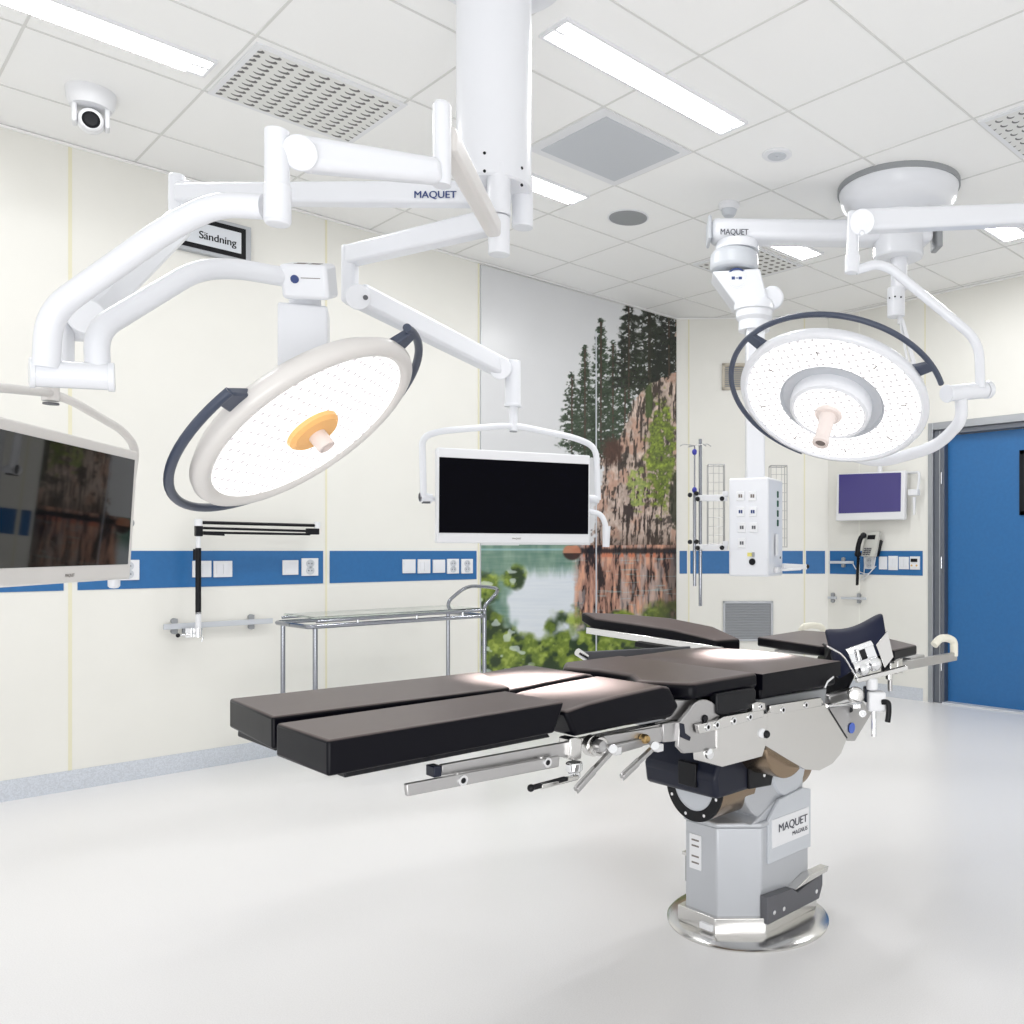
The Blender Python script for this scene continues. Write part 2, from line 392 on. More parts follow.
# cliff
cx_ = np.interp(PY, [372, 378, 386, 405, 434, 459, 500, 552], [676, 662, 646, 630, 622, 603, 596, 592])+ (fbm(PX/5, PY/4, 71)-.5)*12
cliff = sst(-1.5, 1.5, PX-cx_)*(PY < 553)
st1 = fbm(PX/2.1+PY/60, PY/15, 73, 4); st2 = fbm(PX/5+PY/30, PY/8, 77, 4); st3 = fbm(PX/1.3, PY/3, 79, 2)
base = .62+.5*st2
cc = [(212*base+40*(st3-.5)), (190*base+40*(st3-.5)), (176*base+38*(st3-.5))]
cc = mixc(cc, [182, 138, 116], sst(.52, .68, fbm(PX/12, PY/14, 83))*.6)
crack = sst(.47, .37, st1)
cc = mixc(cc, [54, 44, 40], crack*.9)
cc = mixc(cc, [46, 40, 36], sst(.38, .3, st2)*.7)
cc = mixc(cc, [70, 52, 42], sst(526, 552, PY)*.45)
c = mixc(c, cc, cliff)
c = mixc(c, [60+30*st3, 42+20*st3, 36+14*st3], sst(14, 6, np.hypot((PX-611), (PY-452)*.8)+ (st3-.5)*8))
# bushes on cliff
bn = fbm(PX/4, PY/4, 91, 4); bn2 = fbm(PX/1.8, PY/1.8, 95, 2)
bush = sst(.0, .35, 1-np.hypot((PX-660)/17, (PY-455)/62)+(bn-.5)*.9)
c = mixc(c, [60+95*bn2*bn*1.7, 72+105*bn2*bn*1.7, 32+50*bn2*bn], bush*sst(.36, .46, bn+bn2*.2)*.95)
bush = sst(.0, .3, 1-np.hypot((PX-637)/11, (PY-488)/24)+(bn-.5)*.8)
c = mixc(c, [110+70*bn2, 130+60*bn2, 70+30*bn2], bush*sst(.38, .5, bn)*.9)
bush = sst(.0, .3, 1-np.hypot((PX-676)/9, (PY-500)/34)+(bn-.5)*.8)
c = mixc(c, [34, 38, 24], bush*.8)
bush = sst(.0, .3, 1-np.hypot((PX-648)/5, (PY-402)/22)+(bn-.5)*.8)
c = mixc(c, [64, 80, 40], bush*.9)
# far shore behind the screen and water
wl = 547+(PX > 575)*0
water = (PY >= 545)*1.0
rip = fbm(PX/30, PY/1.6, 101, 3); vs = fbm(PX/2.6, PY/16, 103, 4); vs2 = fbm(PX/7, PY/26, 107, 3)
wc = [66+60*vs2+30*rip, 104+50*vs2+22*rip, 92+40*vs2+25*rip]
wl_white = sst(.34, .56, fbm(PX/14, PY/30, 113, 3)*.5+.5*sst(56, 16, np.hypot((PX-548)*.95, (PY-612)*.7)))
wc = mixc(wc, [205+14*rip, 212+12*rip, 220+8*rip], wl_white*sst(566, 584, PY+8*vs))
refl = sst(571, 579, PX+(vs-.5)*8+(rip-.5)*4)
rc = [152+170*(vs-.45), 112+150*(vs-.45), 96+130*(vs-.45)]
rc = mixc(rc, [214, 160, 130], sst(.6, .72, vs)*.7)
rc = mixc(rc, [40, 30, 28], sst(.46, .36, vs)*.9)
rc = mixc(rc, [176, 168, 166], sst(.54, .64, vs2)*.55)
rc = mixc(rc, [52, 44, 40], sst(655, 676, PX+20*(vs2-.5))*.5)
rc = mixc(rc, [150, 200, 205], sst(.70, .76, rip)*.35)
wc = mixc(wc, rc, refl*sst(640, 612, PY))
wc = mixc(wc, [26, 20, 20], sst(4.5, 1.5, np.abs(PY-551-(vs-.5)*4))*refl*.8)
wc = mixc(wc, [196, 120, 90], sst(.5, .62, vs)*sst(3, 1, np.abs(PY-555))*refl)
wc = mixc(wc, [150, 185, 190], sst(1.5, .4, np.abs(PY-549.5))*sst(574, 568, PX)*.7)
c = mixc(c, wc, water)
rk = sst(1.15, .85, np.hypot((PX-571)/9, (PY-552)/8)); c = mixc(c, [60, 38, 30], rk*(PY > 553)*.9); c = mixc(c, [190, 126, 96], rk*(PY <= 553)*(PY > 546)*.9)
# out of focus foliage
fo = fbm(PX/11, PY/11, 121, 3); fo2 = fbm(PX/5, PY/5, 127, 3); fo3 = fbm(PX/22, PY/22, 131, 2)
band = sst(602, 650, PY+(fo3-.5)*60)+.75*sst(506, 484, PX+(fo3-.5)*20)*sst(556, 580, PY)+.9*sst(18, 4, np.hypot(PX-515, (PY-578)*.8))+.55*sst(628, 652, PX)*sst(586, 604, PY)
leaf_m = sst(.36, .66, band*.75+fo*.45-.12)*(PY > 552)
gc = [62+120*fo2*fo+20*fo3, 84+116*fo2*fo+16*fo3, 34+44*fo2*fo]
gc = mixc(gc, [34, 50, 28], sst(.55, .38, fo)*.85)
gc = mixc(gc, [160, 176, 84], sst(.55, .70, fo2*.6+fo*.4)*.6)
gc = mixc(gc, [206, 216, 214], sst(.62, .70, fbm(PX/9, PY/8, 139, 2))*sst(545, 520, PX)*.7)
gc = mixc(gc, [40, 38, 26], sst(640, 672, PX)*sst(650, 600, PY)*.65)
c = mixc(c, gc, leaf_m)
rgbm = np.clip(np.stack([np.broadcast_to(k, PX.shape) for k in c], -1), 0, 250)/255.0
linm = np.where(rgbm <= .04045, rgbm/12.92, ((rgbm+.055)/1.055)**2.4)
me = bpy.data.meshes.new('mural_print')
my = WY-.012
mbase = V((4.46, my, .02))
co = np.stack([A-mbase.x, np.zeros_like(A), Z-mbase.z], -1).reshape(-1, 3)
idx = np.arange(NU*NV).reshape(NV, NU)
fc = np.stack([idx[:-1, :-1], idx[:-1, 1:], idx[1:, 1:], idx[1:, :-1]], -1).reshape(-1, 4)
me.vertices.add(len(co)); me.vertices.foreach_set('co', co.ravel())
me.loops.add(fc.size); me.loops.foreach_set('vertex_index', fc.ravel().astype(np.int32))
me.polygons.add(len(fc)); me.polygons.foreach_set('loop_start', (np.arange(len(fc))*4).astype(np.int32))
me.update(calc_edges=True); me.validate()
at = me.color_attributes.new('paint', 'FLOAT_COLOR', 'POINT')
at.data.foreach_set('color', np.concatenate([linm.reshape(-1, 3), np.ones((NU*NV, 1))], 1).ravel().astype(np.float32))
mm = bpy.data.materials.new('mural_print'); mm.use_nodes = True
an = mm.node_tree.nodes.new('ShaderNodeAttribute'); an.attribute_name = 'paint'
bs = mm.node_tree.nodes['Principled BSDF']; bs.inputs['Roughness'].default_value = .25
mm.node_tree.links.new(an.outputs['Color'], bs.inputs['Base Color']); me.materials.append(mm); M['mural'] = mm
mur = thing('landscape_mural', 'floor-to-ceiling glass wall mural of pine trees on a rocky cliff above still water', 'mural', mbase)
mo = bpy.data.objects.new('printed_face', me); COL.objects.link(mo); mo.parent = mur
obj('backing_panel', MB().box(MA0, MA1, my+.001, WY, .02, CEIL-.02), 'palegrey', mur)
obj('panel_joint', MB().box(4.529, 4.540, my-.004, my, .02, 2.92), 'palegrey', mur)

# ---------------------------------------------------------------- wall sockets
def socket(name, label, cen, ux, nrm, w_, h_, face, group):
    """plate centred at cen on the wall; ux along the wall, nrm into the room"""
    ux, nrm = V(ux), V(nrm)
    t = thing(name, label, 'socket', cen-UP*h_/2, group)
    obj('plate', MB().cbox(cen+nrm*.005, ux*w_, nrm*.010, UP*h_), 'plastic', t, bevel=.002)
    f = MB()
    if face == 'rocker':
        for s in (-1, 1): f.cbox(cen+nrm*.011+ux*s*w_*.18, ux*w_*.33, nrm*.004, UP*h_*.62)
    elif face == 'double':
        for s in (-1, 1): f.lathe(cen+nrm*.010+UP*s*h_*.2, nrm, [(w_*.24, 0), (w_*.24, .004), (w_*.17, .004), (w_*.15, .001)], 16)
    else: f.cbox(cen+nrm*.011, ux*w_*.74, nrm*.003, UP*h_*.74)
    fo_ = obj('faceplate', f, 'palegrey' if face == 'double' else 'white', t)
    if face == 'double':
        for s in (-1, 1):
            hn = MB()
            for q in (-1, 1): hn.cyl(cen+nrm*.009+UP*s*h_*.2+ux*q*.009, cen+nrm*.0135+UP*s*h_*.2+ux*q*.009, .003, seg=8)
            obj('pin_hole', hn, 'darkgrey', fo_)
    return t
lw = (1, 0, 0); ln = (0, -1, 0)
def wallc(px, py): return oY(px, py, WY-.003)
rowl = 'white outlet plates along the blue stripe'
socket('wall_socket', 'white switch plate on blue stripe, half behind the black boom arm', wallc(201.5, 569), lw, ln, .096, .09, 'rocker', rowl)
socket('wall_socket', 'white switch plate on blue stripe just right of the black boom post', wallc(222.5, 569), lw, ln, .098, .09, 'rocker', rowl)
socket('wall_socket', 'smaller plain white plate of the pair beside the wall seam left of the trolley', wallc(290, 567.5), lw, ln, .092, .086, 'plain', rowl)
socket('wall_socket', 'taller double socket nearest the seam, above left end of the glass trolley', wallc(309.5, 567), lw, ln, .10, .105, 'double', rowl)
for i, (px, f_, s_, lb) in enumerate(((408.5, 'plain', .09, 'leftmost white plate in the row of five beside the mural'), (423.5, 'rocker', .092, 'second white plate from the left in the row of five beside the mural'), (438.5, 'plain', .088, 'plain middle plate in the row of five beside the mural'), (452.5, 'double', .10, 'double socket fourth in the row of five beside the mural'), (466.5, 'double', .10, 'double socket nearest the mural in the row of five'))):
    socket('wall_socket', lb, wallc(px, 566.3-.03*i), lw, ln, .092, s_, f_, 'row of five outlet plates beside the mural')
socket('wall_socket', 'white plate on blue stripe at the right edge of the left monitor', wallc(128, 570), lw, ln, .10, .105, 'double', rowl)

# ---------------------------------------------------------------- wall rail on left wall + black boom lamp arm
def wall_rail(name, label, p, q, nrm, brs, off=.03, h=.03, group=None, m='palegrey'):
    p, q, nrm = V(p), V(q), V(nrm); t = thing(name, label, 'rail', (p+q)/2-UP*h/2, group)
    ux = (q-p).normalized()
    obj('rail_bar', MB().cbox((p+q)/2+nrm*off, q-p, nrm*.010, UP*h), m, t, bevel=.002)
    for f in brs:
        c_ = p+(q-p)*f
        b = MB(); b.cyl(c_+UP*.027, c_+UP*.027+nrm*.024, .016, seg=16); b.cyl(c_-UP*.027, c_-UP*.027+nrm*.024, .016, seg=16)
        b.cbox(c_+nrm*.022, ux*.03, nrm*.006, UP*.08)
        obj('bracket', b, 'midgrey', t, bevel=.002)
    return t
wall_rail('equipment_rail', 'pale equipment rail on the left wall carrying the black boom arm', (1.47, WY, .788), (2.035, WY, .788), ln, (.1, .80))
t = thing('boom_arm', 'black folded microphone-style boom arm clamped to the wall rail below the left surgical lamp', 'boom arm', (1.615, 4.99, .72))
yb = 4.99
def B(px, py): return oY(px, py, yb)
obj('lower_tube', MB().cyl(B(198.3, 632), B(198.3, 612), .014), 'plastic', t)
obj('post', MB().cyl(B(198.3, 614), B(198.3, 548), .014).cyl(B(195.5, 560), B(195.5, 549), .012), 'black', t)
obj('upper_tube', MB().cyl(B(198.3, 548), B(198.3, 520), .012).cyl(B(198.3, 526), B(198.3, 519), .02), 'plastic', t)
obj('elbow', MB().cbox(B(198.6, 531), (.034, 0, 0), (0, .034, 0), (0, 0, .056)), 'black', t, bevel=.004)
obj('upper_rod', MB().cyl(B(201, 522.5), B(315, 525.5), .009), 'black', t)
obj('lower_rod', MB().cyl(B(203, 528), B(306, 531), .007).cyl(B(203, 532.5), B(310, 534.3), .007).bar(B(203, 533), B(224, 534), .02, .02), 'black', t)
obj('end_cap', MB().cyl(B(317, 522), B(317, 528.5), .018), 'plastic', t)
obj('end_joint', MB().cbox(B(312.5, 531.5), (.072, 0, 0), (0, .03, 0), (0, 0, .036)), 'black', t, bevel=.004)
cl = MB().cyl(B(198.3, 637), B(198.3, 628), .022).cbox(B(194, 633)+V((0, .05, 0)), (.07, 0, 0), (0, .06, 0), (0, 0, .05)).cyl(B(190, 634.5), B(180, 635.5), .005).tube([B(200, 634), B(203, 638), B(201.5, 642)], .004)
obj('clamp', cl, 'chrome', t, bevel=.003); obj('clamp_knob', MB().ball(B(178, 635.5), .011), 'black', t)

# lit sign
t = thing('wall_sign', 'framed sign reading Sändning high on the left wall', 'sign', (1.73, WY-.02, 2.83))
a0, a1, z0, z1 = 1.55, 1.885, 2.83, 3.0
obj('housing', MB().box(a0-.02, a1+.03, WY-.035, WY, z0-.02, z1+.02), 'ventgrey', t, bevel=.003)
obj('black_border', MB().box(a0, a1, WY-.038, WY-.035, z0, z1), 'black', t)
obj('sign_face', MB().box(a0+.022, a1-.026, WY-.041, WY-.038, z0+.026, z1-.028), 'signwhite', t)
text('sign_text', 'Sändning', (1.638, WY-.0412, 2.888), (1, 0, 0), (0, 0, 1), .058, 'black', t, bold=0, width=.195)

# ---------------------------------------------------------------- trolley
t = thing('glass_trolley', 'chrome instrument trolley with clear glass top beside the left wall', 'trolley', (2.49, 4.6, 0))
ta, tb, tc_, td = 1.975, 3.01, 4.40, 4.80
for a, b in ((ta, tc_), (ta, td), (tb, tc_), (tb, td)):
    ib = .34 if a == ta else -.30
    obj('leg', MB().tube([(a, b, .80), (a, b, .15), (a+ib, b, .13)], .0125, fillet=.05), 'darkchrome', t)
    w_ = MB().cyl((a+ib, b-.012, .04), (a+ib, b+.012, .04), .04); w_.bar((a+ib, b, .05), (a+ib, b, .14), .03, .03, up=(0, 1, 0))
    obj('castor', w_, 'midgrey', t)
fr = MB(); e = .04
fr.tube([(ta-e, tc_+.2, .80), (ta-e, tc_-e*.3, .80), (tb+e*.3, tc_-e*.3, .80), (tb+e*.3, td+e*.3, .80), (ta-e, td+e*.3, .80), (ta-e, tc_+.19, .80)], .012, fillet=.05)
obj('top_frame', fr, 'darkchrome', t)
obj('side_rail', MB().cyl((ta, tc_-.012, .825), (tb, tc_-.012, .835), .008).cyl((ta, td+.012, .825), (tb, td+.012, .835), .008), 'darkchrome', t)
obj('rail_post', MB().cyl((2.2, tc_-.012, .80), (2.2, tc_-.012, .83), .007).cyl((2.55, tc_-.012, .80), (2.55, tc_-.012, .83), .007).cyl((2.85, tc_-.012, .80), (2.85, tc_-.012, .83), .007), 'chrome', t)
obj('glass_top', MB().box(ta+.0, tb-.02, tc_+.01, td-.01, .838, .848), 'glass', t, bevel=.002)
obj('base_frame', MB().box(ta+.3, tb-.28, tc_, td, .12, .135), 'darkchrome', t, bevel=.003)
obj('push_handle', MB().tube([(tb, td, .80), (tb, td, .87), (tb+.12, td-.02, .965), (tb+.16, td-.2, .965), (tb+.14, tc_+.03, .955), (tb, tc_, .86), (tb, tc_, .80)], .011, fillet=.08), 'darkchrome', t)

# ---------------------------------------------------------------- back wall fittings
def grille(name, label, x0, y0, x1, y1, m, nsl, fw=.02):
    a, b = oW(x0, y0), oW(x1, y1); z1_, z0_ = a.z, b.z; a.z = b.z = 0; u = (b-a); W = u.length; u.normalize()
    t = thing(name, label, 'vent', (a+b)/2+UP*z0_)
    f = MB()
    f.fbox(a-cn*.018+UP*z0_, u*W, cn*.018, UP*fw); f.fbox(a-cn*.018+UP*(z1_-fw), u*W, cn*.018, UP*fw)
    f.fbox(a-cn*.018+UP*z0_, u*fw, cn*.018, UP*(z1_-z0_)); f.fbox(a+u*(W-fw)-cn*.018+UP*z0_, u*fw, cn*.018, UP*(z1_-z0_))
    obj('frame', f, m, t, bevel=.002)
    obj('back_plate', MB().fbox(a-cn*.004+UP*z0_, u*W, cn*.004, UP*(z1_-z0_)), 'midgrey', t)
    s = MB()
    for k in range(nsl):
        z = z0_+fw+(z1_-z0_-2*fw)*(k+.5)/nsl
        s.fbox(a+u*fw-cn*.013+UP*z, u*(W-2*fw), cn*.007+UP*.006, UP*.003)
    obj('louvre', s, m, t); return t
grille('wall_vent', 'large grey louvred air vent low on the back wall behind the operating table', 723, 601, 773, 641, 'ventgrey', 22)
grille('wall_vent', 'small beige vent high on the back wall behind the right lamp', 722, 363.5, 748, 390, 'ventbeige', 10, .025)

# ---------------------------------------------------------------- door wall fittings
dn_ = V((-1, 0, 0)); dl = V((0, -1, 0))
def DW(px, py, off=0.0): return oX(px, py, WX-off)
# wall monitor
t = thing('wall_monitor', 'white wall monitor with violet screen above the telephone', 'monitor', (WX-.1, 3.74, 1.4))
pc = [DW(837, 474, .10), DW(905, 470.5, .10), DW(904, 519.5, .10), DW(835.5, 521, .10)]
obj('casing', MB().prism(pc, (.045, 0, 0)), 'plastic', t, bevel=.008, bseg=3)
obj('screen', MB().prism([DW(839, 474.5, .1025), DW(901, 472.5, .1025), DW(900.5, 511.5, .1025), DW(838.5, 513.5, .1025)], (.005, 0, 0)), 'purple', t)
obj('wall_mount', MB().box(WX-.06, WX, 3.66, 3.8, 1.55, 1.75).cyl(DW(880, 466, .05), DW(880, 478, .05), .02), 'plastic', t, bevel=.005)
# hook arm
t = thing('wall_bracket', 'small white hanging bracket between the wall monitor and the door frame', 'bracket', DW(914, 515, .05))
obj('bracket_arm', MB().tube([DW(908, 473, .005), DW(919, 472, .07), DW(919, 480, .07), DW(917.5, 492, .07)], .010, fillet=.02), 'plastic', t)
obj('bracket_joint', MB().cbox(DW(914, 492.5, .07), (.05, 0, 0), (0, .085, 0), (0, 0, .05)), 'plastic', t, bevel=.006)
obj('bracket_stem', MB().cyl(DW(914.3, 497, .07), DW(914, 515, .07), .014, .009), 'plastic', t)
# telephone
t = thing('telephone', 'grey desk telephone with black handset hung on the wall under the wall monitor', 'telephone', DW(869, 557, .08))
pb = [DW(866, 532.5, .08), DW(879, 531.5, .08), DW(874.5, 557, .11), DW(860.5, 556.5, .11)]
obj('phone_body', MB().prism(pb, (.04, 0, 0)), 'phonegrey', t, bevel=.006)
obj('display', MB().prism([DW(868, 535.2, .087), DW(875.5, 534.8, .087), DW(874.8, 539.4, .091), DW(867, 539.4, .091)], (.006, 0, 0)), 'black', t)
kp = MB()
for i in range(3):
    for j in range(4):
        kp.cbox(DW(865.2+i*2.5-j*.5, 548.5+j*2, .113), (.012, 0, 0), (0, .013, 0), (0, 0, .010))
obj('keypad', kp, 'darkgrey', t)
obj('handset', MB().tube([DW(865, 534.5, .12), DW(861, 537, .145), DW(858, 546, .15), DW(857.5, 555.5, .14)], .02, fillet=.06, r2=.021).ball(DW(863.5, 535.5, .115), .026).ball(DW(857.8, 554, .125), .028), 'black', t)
cp = []
for k in range(150):
    f = k/149; p = DW(858.3-1.2*f, 557+28*f, .12); cp.append(p+V((math.cos(k*1.25)*.010, math.sin(k*1.25)*.010, 0)))
obj('coiled_cord', MB().tube(cp, .0045, seg=6), 'black', t)
obj('side_panel', MB().prism([DW(879, 540, .04), DW(880.5, 541, .04), DW(877, 556, .04), DW(874.5, 557, .04)], (.04, 0, 0)), 'black', t)
obj('cable', MB().tube([DW(876, 553, .03), DW(874, 568, .03), DW(866, 577, .02), DW(860, 580, .006)], .004, fillet=.05).tube([DW(864, 556, .03), DW(864.5, 566, .03), DW(863.5, 580, .006)], .004, fillet=.05).tube([DW(853, 564, .02), DW(857, 571, .03), DW(868, 575, .03), DW(876, 566, .01)], .004, fillet=.04), 'plastic', t)
wall_rail('equipment_rail', 'short pale rail on the blue stripe under the telephone', DW(831, 562.3), DW(855.5, 562.3), dn_, (.55,), h=.022)
wall_rail('equipment_rail', 'left-hand of the two short low rails under the telephone', DW(820.8+9, 597.5), DW(838.5, 597.7), dn_, (.45,), h=.02)
wall_rail('equipment_rail', 'right-hand of the two short low rails under the telephone', DW(843, 597.8), DW(868, 598.5), dn_, (.68,), h=.02)
for px, w_, h_, f_, lb in ((870, .09, .10, 'double', 'white socket plate partly behind the telephone cables'), (883.5, .075, .105, 'plain', 'square white plate right of the telephone'), (893.5, .085, .115, 'rocker', 'raised white switch plate in the middle of the panels by the door'), (904.3, .088, .10, 'rocker', 'cream switch plate left of the small display panel by the door')):
    socket('wall_socket', lb, DW(px, 563), dl, dn_, w_, h_, f_, 'outlet plates beside the door')
t = thing('control_panel', 'white control panel with small dark display beside the door frame', 'panel', DW(915, 569))
obj('plate', MB().cbox(DW(915, 563, .006), (.012, 0, 0), (0, .085, 0), (0, 0, .105)), 'plastic', t, bevel=.002)
obj('display', MB().cbox(DW(914, 560.3, .014), (.006, 0, 0), (0, .056, 0), (0, 0, .026)), 'black', t)
obj('button', MB().cyl(DW(911.5, 565.5, .012), DW(911.5, 565.5, .02), .008, seg=12).cyl(DW(916.5, 565.5, .012), DW(916.5, 565.5, .02), .008, seg=12), 'gold', t)

# ---------------------------------------------------------------- ceiling fittings
Zc = CEIL
def ceiling_light(label, a0, a1, b0, b1):
    t = thing('ceiling_light', label, 'ceiling light', ((a0+a1)/2, (b0+b1)/2, Zc-.012), 'recessed ceiling lights')
    f = MB(); fw = .012
    f.box(a0, a1, b0, b0+fw, Zc-.012, Zc); f.box(a0, a1, b1-fw, b1, Zc-.012, Zc); f.box(a0, a0+fw, b0+fw, b1-fw, Zc-.012, Zc); f.box(a1-fw, a1, b0+fw, b1-fw, Zc-.012, Zc)
    f.box(a0+fw, a1-fw, (b0+b1)/2-.006, (b0+b1)/2+.006, Zc-.012, Zc)
    obj('frame', f, 'plastic', t)
    obj('diffuser', MB().box(a0+fw, a1-fw, b0+fw, b1-fw, Zc-.005, Zc-.001), 'tube', t)
    s = MB(); k = a0+.04
    while k < a1-.02: s.box(k, k+.003, b0+fw, b1-fw, Zc-.011, Zc-.005); k += .035
    obj('louvre', s, 'plastic', t)
ceiling_light('louvred ceiling light nearest the camera dome at upper left', .14, 1.30, 3.80, 3.96)
ceiling_light('louvred ceiling light beside the central ceiling column', 2.62, 3.25, 3.71, 3.87)
ceiling_light('ceiling light behind the horizontal beam by the perforated tile', 4.55, 4.96, 3.27, 3.46)
ceiling_light('ceiling light over the right lamp arm at the far right', 5.1, 5.58, 2.12, 2.30)
ceiling_light('ceiling light above the grey ceiling panel', 2.1, 3.2, 2.53, 2.70)
def diffuser(label, a0, a1, b0, b1, na, nb, r, ell=1.0):
    t = thing('air_diffuser', label, 'air diffuser', ((a0+a1)/2, (b0+b1)/2, Zc-.008), 'perforated ceiling tiles')
    obj('panel', MB().box(a0+.006, a1-.006, b0+.006, b1-.006, Zc-.008, Zc), 'plastic', t)
    nm = 'holes_%d' % len([k_ for k_ in M if k_.startswith('holes')])
    pa, pb_ = (a1-a0-.06)/na, (b1-b0-.06)/nb
    dots(nm, (1, 0, 0), (0, 1, 0), pa, pb_, r, rgb(222, 222, 220), rgb(104, 100, 96) if ell == 1 else rgb(96, 96, 96), cres=None if ell == 1 else (r*.5, r*.42, r*.9))
    obj('perforated_face', MB().box((a0+a1)/2-pa*na/2, (a0+a1)/2+pa*na/2, (b0+b1)/2-pb_*nb/2, (b0+b1)/2+pb_*nb/2, Zc-.0095, Zc-.0075), nm, t)
diffuser('large perforated air diffuser tile at upper left of the ceiling', 1.35, 2.02, 3.54, 4.10, 9, 12, .024, .6)
diffuser('perforated ceiling tile behind the supply pendant beam', 4.52, 5.08, 3.52, 4.08, 8, 9, .017)
diffuser('perforated ceiling tile at the far right edge of the view', 3.93, 4.46, 1.20, 1.75, 8, 9, .018, .6)
t = thing('ceiling_hatch', 'square grey metal hatch in the ceiling right of the central column', 'hatch', (2.94, 3.21, Zc-.01))
obj('hatch_frame', MB().box(2.645, 3.245, 2.925, 3.505, Zc-.006, Zc), 'plastic', t)
obj('hatch_plate', MB().box(2.70, 3.20, 2.97, 3.455, Zc-.010, Zc-.005), 'palegrey', t)
t = thing('ceiling_speaker', 'round grey flush ceiling speaker', 'speaker', (3.616, 3.781, Zc-.008))
obj('speaker_rim', MB().lathe((3.616, 3.781, Zc-.006), UP, [(.125, 0), (.125, .006)], 40), 'plastic', t)
obj('speaker_mesh', MB().lathe((3.616, 3.781, Zc-.009), UP, [(.115, 0), (.115, .003)], 40), 'midgrey', t)
p = oZ(777, 154, Zc)
t = thing('smoke_detector', 'flat round white smoke detector on the ceiling above the horizontal beam', 'smoke detector', p-UP*.012)
obj('rim', MB().lathe(p-UP*.012, UP, [(.07, 0), (.075, .004), (.075, .012)], 32), 'plastic', t)
obj('centre_disc', MB().lathe(p-UP*.016, UP, [(.045, 0), (.05, .006)], 32).cyl(p-UP*.02, p-UP*.014, .008), 'palegrey', t)
p = oZ(729, 204, Zc)
t = thing('ceiling_sensor', 'small round white sensor knob on the ceiling above the beam end', 'sensor', p-UP*.09)
obj('sensor_base', MB().lathe(p-UP*.035, UP, [(.05, 0), (.062, .015), (.062, .035)], 28), 'plastic', t)
obj('sensor_head', MB().lathe(p-UP*.078, UP, [(.0, 0), (.03, .006), (.042, .022), (.045, .045)], 28), 'palegrey', t)
# PTZ camera
p = oZ(91, 92, Zc)
t = thing('ceiling_camera', 'white swivel camera with black lens hanging from the ceiling at upper left', 'camera', p-UP*.2)
obj('mount_dome', MB().lathe(p-UP*.075, UP, [(.078, 0), (.092, .03), (.095, .06), (.095, .075)], 40), 'plastic', t)
cdn = (CAM-p); cdn.z = 0; cdn.normalize(); cs = cdn.cross(UP)
pc_ = p-UP*.125
for q_ in (-1, 1): obj('yoke_arm', MB().cbox(pc_+cs*.06*q_+UP*.02, cs*.02, cdn*.07, UP*.10), 'plastic', t, bevel=.008, bseg=3)
hd = obj('camera_head', MB().ball(pc_-UP*.005, .054, 24).lathe(pc_-UP*.01+cdn*.02, (cdn-UP*.25), [(.048, 0), (.046, .035), (.038, .045)], 28), 'plastic', t)
obj('lens', MB().lathe(pc_-UP*.02+cdn*.052, (cdn-UP*.25), [(.034, 0), (.034, .012), (.024, .018), (0, .016)], 28), 'black', hd)

# ---------------------------------------------------------------- central ceiling column
HD = 2.9
hubc = aD(494, 150, HD); hubc.z = 0
def hub(px, D): q = aD(px, 150, D); return V((q.x, q.y, 0))
def zpy(py, D): return EYE+(HY-py)/F*D
t = thing('ceiling_column', 'white ceiling column with two hanging pivot tubes carrying the lamp and monitor arms', 'ceiling column', hubc+UP*2.18)
h0 = hubc
obj('mounting_tube', MB().lathe(h0+UP*zpy(190, HD), UP, [(.118, 0), (.124, .006), (.124, CEIL-zpy(190, HD)-.06)], 40), 'white', t)
obj('ceiling_cover', MB().lathe(h0+UP*(CEIL-.11), UP, [(.14, 0), (.24, .03), (.27, .08), (.27, .11)], 48), 'white', t)
s1 = hub(499, 2.82); s2 = hub(522.5, 2.96)
obj('pivot_tube', MB().cyl(s1+UP*zpy(216, 2.82), s1+UP*(zpy(181, 2.82)+.05), .038).cyl(s1+UP*zpy(255, 2.82), s1+UP*zpy(217, 2.82), .035), 'white', t, bevel=.003)
obj('pivot_tube', MB().cyl(s2+UP*zpy(228, 2.96), s2+UP*(zpy(192, 2.96)+.05), .036), 'white', t, bevel=.003)
sc = MB()
for px, py in ((484.5, 153), (484.5, 171), (522, 168), (522, 185)):
    q = aD(px, py, HD); q2 = V((q.x, q.y, 0))-h0; q2.normalize()
    r_ = ray(px, py); # hit the cylinder
    o2 = V((CAM.x-h0.x, CAM.y-h0.y)); d2 = V((r_.x, r_.y)); A_ = d2.dot(d2); B_ = 2*o2.dot(d2); C_ = o2.dot(o2)-.1245**2
    dd = max(B_*B_-4*A_*C_, 0); tt = (-B_-math.sqrt(dd))/(2*A_); hp = CAM+r_*tt; nn = V((hp.x-h0.x, hp.y-h0.y, 0)).normalized()
    sc.cyl(hp-nn*.003, hp+nn*.001, .005, seg=10)
obj('screw', sc, 'black', t)

def V3(px, py, D): return aD(px, py, D)
def boxarm(name, p, q, w0, h0_, w1, h1_, t, m='white', bevel=.012):
    return obj(name, MB().bar(p, q, w0, h0_, w2=w1, h2=h1_), m, t, bevel=bevel, bseg=4)
# ================================================================ LAMPS
def lamp_basis(c, n_):
    n_ = V(n_).normalized(); x = n_.cross(UP).normalized(); y = n_.cross(x); return n_, x, y
def plane_ang(px, py, c, n_, x, y):
    p = oP(px, py, c, n_)-c; return math.atan2(p.dot(y), p.dot(x)), p.length
